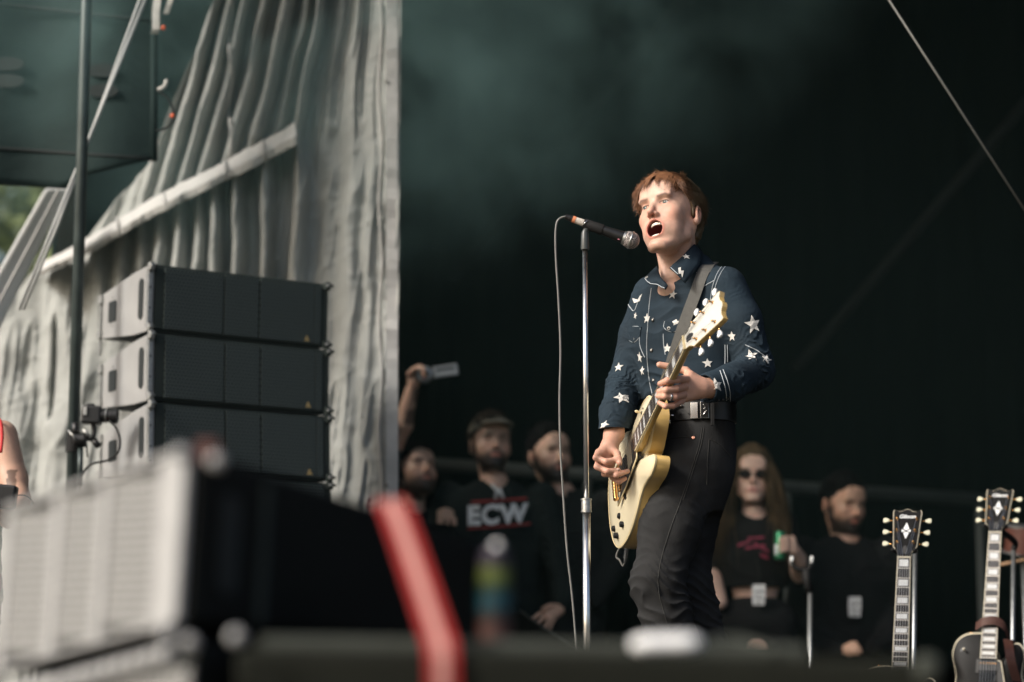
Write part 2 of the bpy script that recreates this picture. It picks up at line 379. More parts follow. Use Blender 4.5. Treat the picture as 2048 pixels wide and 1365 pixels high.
# ---------------------------------------------------------------- the grey side curtain
M_curtain = mat('grey_tarpaulin', (0.325, 0.335, 0.32), 0.85, spec=0.2, noise=0.14, nscale=5, bump=0.22, bscale=22, dist=0.006)
def yc(px): return 9.5 + (797 - px) * 0.00125
RAB = [(292, .03, 10), (316, .05, 11), (346, .06, 12), (384, .06, 13), (420, .065, 12), (462, .06, 13), (511, .085, 16), (551, .05, 12), (589, .065, 10), (640, .016, 16), (690, .012, 14)]
RBE = [(200, .03, 14), (245, .035, 13), (285, .04, 12), (320, .05, 12), (358, .055, 13), (396, .05, 11), (432, .065, 13), (476, .065, 13), (533, .065, 12), (594, .06, 14), (650, .012, 14), (705, .02, 14), (742, .014, 9)]
def curtain_d(x, y):
    Q = np.stack([x, y, 0 * x], 1)
    wob = vnoise(Q, 110, 1) * 6 + vnoise(Q * arr((1, .4, 1)), 40, 9) * 1.5
    k = np.interp(x, (200, 420, 600, 720, 797), (.30, .27, .20, .06, 0.0)); q = x + k * (y - 300) + wob
    yb = 490 - .529 * (x - 165)
    ab = 2.8 * sum(a * np.exp(-np.abs((q - c) / (w * 1.12)) ** 2.4) for c, a, w in RAB) * np.interp(y, (-900, 0, 260, 420), (1.0, 1.0, .8, .5))
    q2 = x + 0.03 * (y - 450) + wob * 1.4
    be = 2.4 * sum(a * np.exp(-np.abs((q2 - c) / (w * 1.12)) ** 2.4) for c, a, w in RBE) * np.interp(y, (200, 330, 520, 800), (0.5, 1, 1.0, 0.5))
    below = np.clip((y - yb) / 26 + 0.5, 0, 1); below = np.where(x > 600, np.clip((y - 270) / 120, 0, 1), below)
    d = ab * (1 - below) + be * below
    low = np.clip((y - 540) / 150, 0, 1) * np.clip((330 - x) / 80, 0, 1)
    d = d * (1 - 0.65 * low) + low * (0.03 * np.sin(x / 17.0 + 2.2 * vnoise(Q, 120, 2)) + 0.02 * vnoise(Q, 55, 4))
    d = d + 0.010 * vnoise(Q * arr((1, .18, 1)), 24, 5) + 0.0022 * vnoise(Q, 14, 6) + 0.016 * vnoise(Q * arr((1, .5, 1)), 80, 8)
    Qc = np.stack([q / 11, y / 150, 0 * x], 1); Qv = np.stack([(x + .1 * y) / 16, y / 120, 0 * x + 5], 1)
    cr = 1 - np.abs(vnoise(Qc, 1, 12)); cv_ = 1 - np.abs(vnoise(Qv, 1, 13)); cx = 1 - np.abs(vnoise(np.stack([(x - .6 * y) / 60, (y + .5 * x) / 22, 0 * x], 1), 1, 14))
    d = d + .020 * cr ** 3 * (1 - below) + .016 * cv_ ** 3 * below + .006 * cx ** 6
    slit = np.exp(-((x - 108 + (y - 740) * 0.03) / 5.0) ** 2) * np.clip((y - 620) / 40, 0, 1) * np.clip((850 - y) / 20, 0, 1)
    return d - 0.07 * slit
nx, ny = 460, 300
ys = np.concatenate([np.linspace(-950, -60, 30), np.linspace(-50, 1080, 250), np.linspace(1100, 1560, 20)])
t = np.linspace(0, 1, nx); V = []
for y in ys:
    xl = float(np.interp(y, (-950, -100, 0, 150, 328, 385, 472, 545, 620, 780), (760, 480, 436, 368, 300, 240, 172, 60, 4, -70)))
    x = xl + (797 - xl) * t; yy = np.full(nx, y); D = curtain_d(x, yy); yb_ = yc(x) - D
    pts = np.stack([(x - 1024) / 4835 * 10.2 * 1.0 * (yc(x) / 10.2) * 1.0, yb_, yc(x) * np.tan(PITCH + np.arctan((682.5 - yy) / 4835))], 1)
    V.append(pts)
V = np.concatenate(V); V[:, 0] *= 1.014; V[:, 2] = np.maximum(V[:, 2], DECK + 0.01)
i, j = np.meshgrid(np.arange(len(ys) - 1), np.arange(nx - 1), indexing='ij'); a = (i * nx + j).ravel()
cur = empty('side_curtain', (V[:, 0].mean(), V[:, 1].mean(), DECK), 'tall wrinkled grey tarpaulin curtain hanging at the left side of the stage', 'curtain')
cl = mk('curtain_cloth', V, np.stack([a, a + nx, a + nx + 1, a + 1], 1), M_curtain, cur, smooth=True)
CT = bvh(V, np.stack([a, a + nx, a + nx + 1, a + 1], 1))
def onc(px, py, off=0.0):
    h = hit(CT, px, py)
    p = h[0] if h else P(px, py, yc(px)); return p + arr((-0.2, -0.95, 0)) * off
# hem along the free edge, with a row of stitched eyelets
M_hem = mat('hem_tape', (0.46, 0.45, 0.43), 0.75, noise=0.15, nscale=12, bump=0.5, bscale=40, dist=0.004)
mb = MB(); pts = [onc(786, y, 0.012) for y in range(-40, 1080, 20)]; mb.ribbon(pts, (1, 0.1, 0), 0.046, 0.014, (-0.1, -1, 0)); mb.build('edge_hem', M_hem, cur)
mb = MB(); pts = [onc(762 + 3 * math.sin(y / 37), y, 0.010) for y in range(-40, 1080, 14)]; mb.tube(pts, 0.006, 6); mb.build('hem_rope', M_hem, cur, smooth=True)
M_eye = mat('eyelet_brass', (0.22, 0.21, 0.19), 0.45, metal=0.8)
for y in range(-20, 1060, 62):
    p = onc(776, y, 0.02); mb = MB(); mb.lathe(p, p + arr((-.2, -.97, 0)), [(0, .007), (.004, .007), (.004, .004), (.001, .004)], 12); mb.build('eyelet', M_eye, cur, smooth=True)
# the rolled-up flap running across the curtain
M_flap = mat('pale_flap', (0.50, 0.49, 0.47), 0.75, noise=0.10, nscale=9, bump=0.4, bscale=30, dist=0.005)
V = []; F = []; nseg = 60; rr = np.random.RandomState(5)
for k in range(nseg + 1):
    tt = k / nseg; px = 70 + 521 * tt; py = 541 - 0.529 * (px - 70) + 7 * math.sin(tt * 9) * (1 - tt) + rr.uniform(-1.2, 1.2)
    wpx = 21 + 12 * min(1, tt * 2) + rr.uniform(-1.3, 1.3) + (4 if tt > .75 else 0)
    sag = 0.075 + 0.012 * math.sin(tt * 40) + rr.uniform(-.004, .004)
    if tt > 0.97: wpx += 4
    Yb = yc(px) - 0.115
    top = P(px, py - wpx * 0.55, Yb - 0.02); mid = P(px + 2, py + wpx * .1, Yb - sag - 0.055); bot = P(px + 4, py + wpx * .62, Yb - sag - 0.04); inn = P(px + 4, py + wpx * .55, Yb + 0.10)
    V += [top, mid, bot, inn]
for k in range(nseg):
    for q in range(4): F.append((k * 4 + q, k * 4 + (q + 1) % 4, k * 4 + 4 + (q + 1) % 4, k * 4 + 4 + q))
F += [(3, 2, 1, 0), tuple(nseg * 4 + q for q in range(4))]
fl = mk('rolled_flap', V, F, M_flap, cur, smooth=False); bevel(fl, 0.006, 2, 20)
for px in (236, 330, 452, 528):
    py = 541 - 0.529 * (px - 70); mb = MB(); mb.tube([P(px - 3, py - 17, yc(px) - .15), P(px, py, yc(px) - 0.255), P(px + 5, py + 20, yc(px) - .23)], 0.006, 6); mb.build('tie_cord', M_hem, fl, smooth=True)
mb = MB(); mb.tube([onc(466 - (y - 0) * 0.005 + 3 * math.sin(y / 20), y, 0.03) for y in range(-40, 350, 12)], 0.0065, 6); mb.build('hanging_cord', M_hem, cur, smooth=True)

# ---------------------------------------------------------------- dark hanging panel, top left
M_panel = mat('smoke_tinted_mesh', (0.016, 0.030, 0.029), 0.85, spec=0.2, noise=0.35, nscale=2.2, bump=0.25, bscale=25, dist=0.01)  # black mesh; teal of the smoke before it is mixed into the colour
YP = 9.15
n = 60; V = []; rows = (-700, -200, 20, 150, 290, 305, 330, 352, 372)
for r_, y in enumerate(rows):
    for k in range(n + 1):
        px = -90 + 398 * k / n; yy = y
        if r_ == len(rows) - 1: yy = np.interp(px, (-90, 130, 170, 308), (366, 378, 352, 318))
        elif r_ == len(rows) - 2: yy = np.interp(px, (-90, 130, 170, 308), (350, 360, 340, 312))
        elif y > 300: yy = min(y, np.interp(px, (-90, 130, 170, 308), (330, 335, 320, 306)) + (y - 330) * .1)
        V.append(P(px, yy, YP + 0.03 * math.sin(px / 45.0) + 0.02 * math.sin(y / 70.0)))
F = [(a_ * (n + 1) + b_, a_ * (n + 1) + b_ + 1, (a_ + 1) * (n + 1) + b_ + 1, (a_ + 1) * (n + 1) + b_) for a_ in range(len(rows) - 1) for b_ in range(n)]
pan = empty('hanging_panel', P(110, 372, YP), 'big dark mesh panel hung in the top left corner behind the pole', 'panel')
pc = mk('panel_cloth', V, F, M_panel, pan, smooth=True, recalc=False); m = pc.modifiers.new('thick', 'SOLIDIFY'); m.thickness = 0.012
M_vent = mat('vent_black', (0.006, 0.010, 0.010), 0.8)
for px, py, w in ((16, 128, 30), (14, 162, 32), (206, 141, 30), (206, 182, 28)):
    mb = MB(); poly = [(w / 470 * math.cos(2 * math.pi * k / 20), 13 / 470 * math.sin(2 * math.pi * k / 20)) for k in range(20)]
    mb.prism(poly, 0, 0.006, P(px, py, YP + 0.03 * math.sin(px / 45.0) + 0.02 * math.sin(py / 70.0) - 0.03), (1, 0, 0), (0, 0, 1), (0, 1, 0)); mb.build('vent_flap', M_vent, pan)
for (xa, ya, xb, yb2) in ((-60, 3, 300, 42), (-60, 294, 300, 318)):
    mb = MB(); mb.tube([P(xa + (xb - xa) * k / 12, ya + (yb2 - ya) * k / 12, YP - 0.03 + 0.03 * math.sin((xa + (xb - xa) * k / 12) / 45)) for k in range(13)], 0.008, 6); mb.build('seam', M_vent, pan, smooth=True)
mb = MB(); mb.tube([P(308, y, YP - 0.01) for y in (-60, 100, 200, 322)], 0.014, 8); mb.build('edge_tube', M_panel, pan, smooth=True)
M_orange = mat('orange_pin', (0.75, 0.13, 0.04), 0.5)
M_cloth_white = mat('white_rag', (0.55, 0.54, 0.5), 0.8, noise=0.1)
mb = MB(); mb.ribbon([P(318, -30, YP - .06), P(312, 25, YP - .07), P(312, 60, YP - .07), P(308, 68, YP - .06)], (1, 0, 0), 0.028, 0.01, (0, -1, 0)); mb.build('tie_rag', M_cloth_white, pan)
mb = MB(); mb.ribbon([P(350, -30, YP - .06), P(338, 10, YP - .07), P(332, 28, YP - .06)], (1, 0, 0), 0.02, 0.01, (0, -1, 0)); mb.build('tie_rag', M_cloth_white, pan)
for px, py in ((327, 56), (345, 232)):
    mb = MB(); p = P(px, py, YP - 0.08); mb.lathe(p - arr((0, 0, .009)), p + arr((0, 0, .009)), [(0, .004), (.003, .009), (.012, .009), (.018, .004)], 10); mb.build('orange_pin', M_orange, pan, smooth=True)
mb = MB(); mb.tube(crom([P(*q, YP - 0.07) for q in ((318, 185), (334, 195), (346, 218), (347, 236), (336, 254), (312, 263))], 6), 0.0045, 6); mb.build('black_cable', M_rubber, pan, smooth=True)
mb = MB(); mb.tube(crom([P(*q, YP - 0.07) for q in ((333, 160), (330, 172), (322, 178), (315, 180))], 4), 0.008, 6); mb.build('white_hook', M_cloth_white, pan, smooth=True)

# ---------------------------------------------------------------- pale slanting awning edge, ropes, pole
M_awning = mat('white_awning', (0.62, 0.63, 0.62), 0.7, noise=0.08, nscale=6, bump=0.3, bscale=20, dist=0.006)
aw = empty('awning_edge', P(30, 640, 9.7), 'pale slanting awning edge in front of the trees at the left', 'awning')
c = [(92, 376), (138, 378), (-70, 800), (-110, 730)]
mb = MB(); mb.hexa([P(c[3][0], c[3][1], 9.55), P(c[2][0], c[2][1], 9.62), P(c[2][0], c[2][1], 9.75), P(c[3][0], c[3][1], 9.75),
                    P(c[0][0], c[0][1], 9.75), P(c[1][0], c[1][1], 9.82), P(c[1][0], c[1][1], 9.95), P(c[0][0], c[0][1], 9.95)])
bevel(mb.build('awning_band', M_awning, aw), 0.015)
mb = MB(); mb.tube([P(118, 378, 9.66), P(-88, 770, 9.52)], 0.006, 6); mb.build('band_seam', M_hem, aw, smooth=True)
M_rope = mat('pale_rope', (0.42, 0.43, 0.42), 0.7, noise=0.2, nscale=200, bump=0.4, bscale=400)
for k, (xa, xb, nm) in enumerate(((291, 108, 'pale guy rope slanting over the dark panel, nearer the camera'), (278, 116, 'pale guy rope slanting over the dark panel, just behind its twin'))):
    mb = MB(); mb.tube([P(xa + 20, -50, 8.9 + .12 * k), P(xb, 450, 8.9 + .12 * k), P(xb - 70, 620, 8.9 + .12 * k)], 0.0065, 8); tag(mb.build('guy_rope', M_rope, smooth=True), nm, 'rope', 'guy ropes')
M_pole = mat('dark_painted_steel', (0.045, 0.060, 0.058), 0.4, metal=0.3, noise=0.25, nscale=14)
Yq = 8.75
pole = empty('scaffold_pole', (P(152, 960, Yq)[0], Yq, DECK), 'tall dark steel pole standing left of the loudspeaker stack', 'pole')
mb = MB(); xq = P(152, 700, Yq)[0]; mb.tube([(xq, Yq, DECK + 0.03), (xq, Yq, 5.2)], 0.0215, 16); mb.build('tube', M_pole, pole, smooth=True)
mb = MB(); mb.lathe((xq, Yq, DECK), (xq, Yq, DECK + 1), [(0, .2), (.025, .2), (.03, .06), (.08, .035), (.085, .02)], 20); mb.build('base_plate', M_pole, pole, auto=40)
zc_ = P(152, 905, Yq)[2]
mb = MB(); mb.lathe((xq, Yq, zc_), (xq, Yq, zc_ + 1), [(0, .027), (.05, .027), (.05, .024), (.08, .024)], 16); mb.build('joint_sleeve', M_rubber, pole, auto=40)

# ---------------------------------------------------------------- trees at the far left
def make_tree(name, base, h, r, label, seed):
    rs = np.random.RandomState(seed); t = empty(name, base, label, 'tree', 'trees beyond the stage')
    mb = MB(); b = arr(base); top = b + arr((0.2, 0, h * 0.62))
    mb.tube([b, b + (top - b) * .5 + arr((.1, 0, 0)), top], [0.16, 0.12, 0.06], 9)
    for k in range(9):
        a = rs.uniform(0, 6.28); s0 = b + (top - b) * rs.uniform(.5, .95); e = s0 + arr((math.cos(a) * r * .7, math.sin(a) * r * .7, rs.uniform(.3, .9) * r)); mb.tube([s0, (s0 + e) / 2 + arr((0, 0, .15)), e], [0.05, .03, .012], 6)
    mb.build('trunk', mat('bark', (0.07, 0.055, 0.04), 0.9, noise=0.4, nscale=12, bump=0.6, bscale=25, dist=0.02), t, smooth=True)
    n = 5200; cc = b + arr((0.1, 0, h * 0.68)); nc = 26; clump = cc + rs.normal(0, 1, (nc, 3)) * arr((r * .5, r * .5, r * .52)); V = []; F = []
    for k in range(n):
        c_ = clump[rs.randint(nc)] + rs.normal(0, 1, 3) * r * 0.17; u_ = unit(rs.normal(0, 1, 3)); w_ = unit(np.cross(u_, rs.normal(0, 1, 3))); s_ = rs.uniform(.07, .13)
        V += [c_ - u_ * s_, c_ + w_ * s_ * .5, c_ + u_ * s_, c_ - w_ * s_ * .5]; F.append((4 * k, 4 * k + 1, 4 * k + 2, 4 * k + 3))
    lm = mat('leaves', (0.10, 0.13, 0.035), 0.6, noise=0.5, nscale=1.5)
    o = mk('crown', V, np.array(F), lm, t); return t
make_tree('leafy_tree', (-4.9, 24, -1.7), 9.2, 2.3, 'sunlit leafy tree beyond the awning at the left edge', 1)
make_tree('leafy_tree', (-7.6, 29, -1.7), 11, 2.8, 'second leafy tree farther off behind the first', 2)

# ================================================================== people: a head, in its own space (x = the person's left, -y = forward, z = up, eyes at z = 0)
def rotm(yaw, pitch, roll):
    return np.array((Matrix.Rotation(R(yaw), 3, 'Z') @ Matrix.Rotation(R(-pitch), 3, 'X') @ Matrix.Rotation(R(roll), 3, 'Y')))
def head_sdf(p, mo=0.0, lady=False, slim=1.0):
    """mo: how far the mouth is open (0..1)"""
    jd = 0.026 * mo; x = np.abs(p[:, 0]); q = p.copy(); q[:, 0] = x
    d = ell(p, (0, .014, .032), (.076, .097, .088))
    d = smin(d, ell(p, (0, -.030, -.014), (.066 * slim, .067, .084)), .032); d = smin(d, ell(q, (.034, -.052, -.062 - jd * .4), (.024, .026, .034)), .024)
    d = smin(d, ell(p, (0, -.036, -.066 - jd * .7), (.050 * slim, .052, .050)), .025)
    d = smin(d, cap(q, (.056 * slim, .006, -.040), (.053 * slim, -.004, -.066 - jd * .5), .014, .013), .018)
    d = smin(d, cap(q, (.053 * slim, -.004, -.066 - jd * .5), (.018, -.078, -.106 - jd), .012, .013), .018)
    d = smin(d, ell(p, (0, -.086, -.104 - jd), (.021, .016, .015)), .014)
    d = smin(d, ell(q, (.044, -.060, -.032), (.019, .020, .017)), .026)                     # cheekbone
    d = smin(d, ell(q, (.026, -.086, .0170), (.026, .0095, .0085)), .012)                    # brow
    d = smin(d, ell(p, (0, -.078, .045), (.052, .022, .034)), .025)                         # forehead
    d = smax(d, -ell(q, (.0315, -.100, -.003), (.0175, .014, .0115)), .008)                 # eye socket
    lid = np.linalg.norm(q - arr((.0315, -.0745, -.003)), axis=1) - .0150
    slit = ell(q, (.0315, -.090, -.0035), (.0135, .02, .0052 if not lady else .006))
    d = smin(d, smax(lid, -slit, .0015), .003)
    d = smin(d, cap(p, (0, -.090, .004), (0, -.113, -.034), .0065, .0088), .010)            # nose
    d = smin(d, ell(p, (0, -.113, -.0365), (.0088, .0094, .0084)), .006)
    d = smin(d, ell(q, (.0112, -.100, -.040), (.0068, .0098, .0072)), .005)
    d = smax(d, -ell(q, (.0062, -.1085, -.0475), (.0042, .0058, .0045)), .003)
    # mouth
    mz = -.070 - jd * .45; a = .0235 + .0035 * mo; b = .0035 + .0225 * mo; my = -.0945 + .020 * np.minimum(1, x / .03) ** 2
    d = smin(d, ell(p, (0, -.070, mz + .004), (.036, .030, .028 + .010 * mo)), .016)
    dp = (np.sqrt((p[:, 0] / a) ** 2 + ((p[:, 2] - mz) / b) ** 2) - 1) * min(a, b)
    if mo > .2:
        rl = .0052; ring = np.sqrt(dp ** 2 + (p[:, 1] - my) ** 2) - rl * (1 - .45 * np.clip(x / a, 0, 1))
        d = smin(d, ring, .006)
        d = smax(d, -ell(p, (0, -.088, mz), (a - .002, .055, b - .0015)), .0025)
    else:
        d = smin(d, ell(p, (0, -.0965, mz + .005), (.020, .0075, .0050)), .005)
        d = smin(d, ell(p, (0, -.0965, mz - .006), (.017, .0078, .0060)), .005)
        d = smax(d, -ell(p, (0, -.107, mz), (.021, .009, .0012)), .002)
    # ears
    er = Matrix.Rotation(R(18), 3, 'Z') @ Matrix.Rotation(R(-14), 3, 'X'); er = np.array(er)
    e = ell(q, (.079, .018, -.012), (.0085, .019, .0325), er)
    e = smin(e, ell(q, (.0765, .010, -.038), (.0075, .010, .010)), .006)
    e = smax(e, -ell(q, (.0895, .0145, -.010), (.0085, .0105, .0200), er), .004)
    d = smin(d, e, .007)
    return d
def skin_col(p, base, mo=0.0, beard=None, brow=(.10, .06, .04), blush=0.5, lady=False, bw=.0045):
    x = np.abs(p[:, 0]); jd = .026 * mo; mz = -.070 - jd * .45; b = .0035 + .0225 * mo; a = .0235 + .0035 * mo
    base = arr(base); c = np.repeat(base[None], len(p), 0)
    def mixc(c, t, w): w = np.clip(w, 0, 1)[:, None]; return c * (1 - w) + arr(t) * w
    g = lambda cx, cy, cz, s: np.exp(-((x - cx) ** 2 + (p[:, 1] - cy) ** 2 + (p[:, 2] - cz) ** 2) / s ** 2)
    c = c * (1 + .10 * vnoise(p, .014, 5) + .06 * vnoise(p, .005, 6))[:, None] * (1 + arr((0, -.05, -.06))[None] * vnoise(p, .022, 8)[:, None])
    red = base * arr((1.05, .68, .62))
    c = mixc(c, red, blush * (.6 * g(.042, -.072, -.040, .026) + .9 * g(0, -.112, -.040, .016) + .8 * g(.082, .015, -.012, .03) + .6 * g(.0315, -.09, -.012, .012)))
    fr = p[:, 1] < -.06
    dp = np.abs((np.sqrt((p[:, 0] / a) ** 2 + ((p[:, 2] - mz) / max(b, .008)) ** 2) - 1) * min(a, max(b, .008)))
    if mo > .2:
        lip = np.exp(-(dp / .0048) ** 2) * fr * (p[:, 1] < -.076)
        inside = (np.sqrt((p[:, 0] / (a - .001)) ** 2 + ((p[:, 2] - mz) / (b - .001)) ** 2) < 1) & (p[:, 1] > -.088)
    else:
        lip = np.exp(-((p[:, 2] - mz) / .0085) ** 4 - (p[:, 0] / .021) ** 4) * (p[:, 1] < -.094); inside = np.zeros(len(p), bool)
    if beard is not None:
        w = np.clip((-.046 - p[:, 2]) / .016, 0, 1) * np.clip((.020 - p[:, 1]) / .02, 0, 1)
        w = np.maximum(w, np.clip((x - .056) / .008, 0, 1) * np.clip((.0 - p[:, 2]) / .02, 0, 1) * np.clip((.012 - p[:, 1]) / .015, 0, 1) * np.clip((p[:, 1] + .035) / .01, 0, 1))
        w = w * np.clip((p[:, 2] + .138) / .012, 0, 1) * np.clip((.012 - p[:, 1] + 1.2 * np.clip(-.10 - p[:, 2], -1, 0) * 0) / .012, 0, 1)
        w = w * (1 - np.exp(-((x - .05) / .018) ** 2 - ((p[:, 2] + .045) / .022) ** 2) * (p[:, 1] < -.03))
        must = np.exp(-((p[:, 2] - mz - .0135) / .0075) ** 2 - (x / .026) ** 4) * (p[:, 1] < -.08)
        c = mixc(c, beard, np.maximum(w, must) * (1 - lip) * .97)
    c = mixc(c, base * arr((.82, .42, .40)) if not lady else arr((.42, .10, .10)), lip * .85)
    c = mixc(c, (.10, .018, .016), inside * 1.0)
    bz = .0135 + .003 * np.clip((x - .02) / .02, 0, 1) - .005 * np.clip((x - .04) / .012, 0, 1)
    br = np.exp(-((p[:, 2] - bz) / bw) ** 2) * np.clip((x - .011) / .006, 0, 1) * np.clip((.052 - x) / .008, 0, 1) * (p[:, 1] < -.055)
    c = mixc(c, brow, br * .8)
    q = np.stack([x, p[:, 1], p[:, 2]], 1); sl = ell(q, (.0315, -.090, -.0035), (.0135, .02, .0052 if not lady else .006))
    lash = np.exp(-(sl / .0014) ** 2) * (p[:, 2] > -.004) * (p[:, 1] < -.07) + .5 * np.exp(-(sl / .0011) ** 2) * (p[:, 1] < -.07)
    c = mixc(c, arr(brow) * .5, lash * .9)
    return c
def eyes_for(parent, M, o, s, iris, gaze=(0, 0)):
    """eyeballs with an iris cap"""
    mw = mat('eye_white', (.40, .37, .35), 0.2, coat=0.3); mi = mat('iris_%d' % (iris[0] * 1000), iris, 0.15, coat=0.5); mp = mat('pupil', (.004, .004, .004), .1)
    for sx in (-1, 1):
        c = o + M @ (arr((sx * .0315, -.0745, -.003)) * s); f = unit(M @ arr((gaze[0], -1, gaze[1])))
        mb = MB(); n = 10; prof = [(s * .0128 * (1 - math.cos(math.pi * k / n)), s * .0128 * math.sin(math.pi * k / n)) for k in range(n + 1)]
        mb.lathe(c - f * s * .0128, c, prof, 16); e = mb.build('eyeball', mw, parent, smooth=True)
        mb = MB(); mb.lathe(c + f * s * .0113, c + f, [(0, s * .0062), (s * .0012, s * .0054), (s * .0019, s * .003), (s * .002, 0.0001)], 14); mb.build('iris', mi, e, smooth=True)
        mb = MB(); mb.lathe(c + f * s * .0128, c + f, [(0, s * .0030), (s * .0009, s * .0022), (s * .0011, .0001)], 10); mb.build('pupil', mp, e, smooth=True)
def strands(rs, roots, dirs, lens, r0, seg, bend, grav=0.0, keep=None, lift=0.0, nrm=None):
    """tapered three-sided locks"""
    V = []; F = []; b = 0
    for k in range(len(roots)):
        p = arr(roots[k]); d = unit(dirs[k]); L = lens[k]; pts = [p]
        for i in range(seg):
            d = unit(d + bend[k] / seg + arr((0, 0, -grav)) / seg); p = p + d * L / seg
            if keep is not None: p = keep(p, i / seg)
            pts.append(p)
        a = unit(np.cross(d, (0.3, 0.2, 1))); bb = np.cross(d, a)
        for i, q in enumerate(pts):
            r = r0 * (0.75 + .5 * math.sin(math.pi * min(1, i / seg + .25))) * (1 - (i / seg) ** 3 * .95)
            for j in range(3):
                th = 2.094 * j; V.append(q + (a * math.cos(th) + bb * math.sin(th)) * r)
        for i in range(seg):
            for j in range(3): F.append((b + i * 3 + j, b + i * 3 + (j + 1) % 3, b + i * 3 + 3 + (j + 1) % 3, b + i * 3 + 3 + j))
        b += (seg + 1) * 3
    return np.array(V), np.array(F)
def hand_sdf(Q, wrist, palm, fingers, thumb, rp=.019, rf=.0088, k=.006):
    """wrist and palm points, fingers as chains of joints"""
    d = chain(Q, wrist, [.026, .024][:len(wrist)] if len(wrist) == 2 else [.024] * len(wrist), .01)
    for a, b in palm: d = smin(d, cap(Q, a, b, rp, rp * .85), .014)
    for i, f in enumerate(fingers):
        r = rf * (.86 if i == 3 else 1.0); e = chain(Q, f, [r * 1.12] + [r] * (len(f) - 2) + [r * .82], .004)
        d = smin(d, e, k)
    e = chain(Q, thumb, [rf * 1.5] + [rf * 1.12] * (len(thumb) - 2) + [rf * .95], .006); d = smin(d, e, .010)
    return d

# ================================================================== the singer
singer = empty('person', (S(1385, 1490)[0], Y0, 0.0), 'singer in a navy star-patched western shirt and black jeans playing guitar', 'person')
HS = 1.06; HM = rotm(-36, 12, -9); HO = S(1342, 431, -0.05)
def to_head(Q): return ((Q - HO) @ HM) / HS
def frh(v): return HO + HM @ (arr(v) * HS)
MO = 1.0
SK = (.60, .37, .275)
neck_b = S(1356, 560, -0.015)
def head_fn(Q):
    p = to_head(Q); d = head_sdf(p, MO, slim=.94) * HS
    nt = frh((0, .030, -.055)); d = smin(d, cap(Q, nt, neck_b, .054, .058), .018)
    for sx in (-1, 1):                                   # neck cords
        d = smin(d, cap(Q, frh((sx * .058, .018, -.050)), S(1342 + sx * 7, 572, -.065), .013, .010), .012)
    d = smin(d, ell(Q, frh((0, -.052, -.118)), (.011, .011, .011)), .02)
    d = smin(d, ell(Q, S(1350, 588, -.035), (.055, .060, .045)), .035)      # upper chest in the open collar
    return d
# picking hand (his right) and fretting hand (his left)
pw = [S(1228, 868, -.035), S(1219, 893, -.075)]
pf = [[S(1197, 905, -.105), S(1192, 916, -.125), S(1212, 924, -.145), S(1230, 920, -.135)],
      [S(1199, 918, -.100), S(1194, 934, -.120), S(1214, 943, -.143), S(1237, 941, -.130)],
      [S(1208, 928, -.085), S(1209, 948, -.112), S(1232, 951, -.135), S(1255, 943, -.115)],
      [S(1219, 934, -.075), S(1225, 956, -.100), S(1238, 964, -.112), S(1250, 958, -.105)]]
pp = [(S(1216, 892, -.08), S(1201, 908, -.10)), (S(1220, 896, -.075), S(1210, 926, -.088)), (S(1222, 898, -.07), S(1220, 930, -.08))]
pth = [S(1222, 896, -.09), S(1234, 908, -.115), S(1236, 918, -.132), S(1239, 926, -.14)]
def pick_fn(Q): return hand_sdf(Q, pw, pp, pf, pth, .0185, .0092)
fw = [S(1425, 776, -.30), S(1407, 777, -.32)]
ff = [[S(1372, 758, -.364), S(1356, 760, -.407), S(1334, 762, -.424), S(1320, 768, -.397)],
      [S(1369, 774, -.367), S(1353, 778, -.404), S(1332, 781, -.418), S(1318, 783, -.384)],
      [S(1366, 790, -.364), S(1350, 795, -.402), S(1330, 793, -.412), S(1316, 793, -.377)],
      [S(1364, 803, -.357), S(1346, 812, -.387), S(1331, 813, -.397), S(1319, 806, -.372)]]
fp = [(S(1404, 770, -.325), S(1375, 762, -.345)), (S(1404, 777, -.325), S(1374, 777, -.348)), (S(1403, 784, -.322), S(1372, 794, -.345)), (S(1398, 768, -.325), S(1380, 752, -.335))]
fth = [S(1392, 764, -.325), S(1372, 742, -.318), S(1345, 735, -.315), S(1319, 730, -.318)]
def fret_fn(Q): return hand_sdf(Q, fw, fp, ff, fth, .0185, .0096)
def hand_col(v, f):
    c = np.repeat(arr((.60, .335, .24))[None], len(v), 0); kn = np.zeros(len(v))
    for ch in f:
        for j in (1, 2): kn += np.exp(-np.sum((v - ch[j]) ** 2, 1) / .009 ** 2)
        tip = np.exp(-np.sum((v - ch[-1]) ** 2, 1) / .008 ** 2); kn += tip * .8
    w = np.clip(kn, 0, 1)[:, None] * .45; return c * (1 - w) + arr((.56, .24, .17)) * w
RA = [S(1303, 588, .095), S(1276, 670, .11), S(1251, 768, .10), S(1235, 828, .015), S(1221, 884, -.060)]; RR = [.056, .055, .052, .051, .041]
LA = [S(1452, 575, -.105), S(1484, 640, -.125), S(1512, 740, -.135), S(1462, 764, -.235), S(1416, 776, -.305)]; LR = [.062, .056, .052, .049, .044]
PC, FC, HC = S(1222, 915, -.09), S(1365, 775, -.35), HO + arr((0, 0, -.04))
def body_fn(Q):
    d = chain(Q, RA[:4] + [pw[0], pw[1]], [.035, .036, .033, .030, .027, .024], .02); d = smin(d, chain(Q, LA[:4] + [fw[0], fw[1]], [.038, .037, .034, .031, .027, .025], .02), .02)
    d = smin(d, cap(Q, RA[0], LA[0], .035), .02); d = smin(d, cap(Q, S(1375, 560, 0), S(1385, 830, 0), .075, .08), .03)
    for c, r, fn, k in ((PC, .125, pick_fn, .006), (FC, .155, fret_fn, .006), (HC, .25, head_fn, .012)):
        dd = np.linalg.norm(Q - c, axis=1) - r; m = dd < .02; e = np.maximum(dd, .012)
        if m.any(): e[m] = fn(Q[m])
        d = smin(d, e, k)
    return d
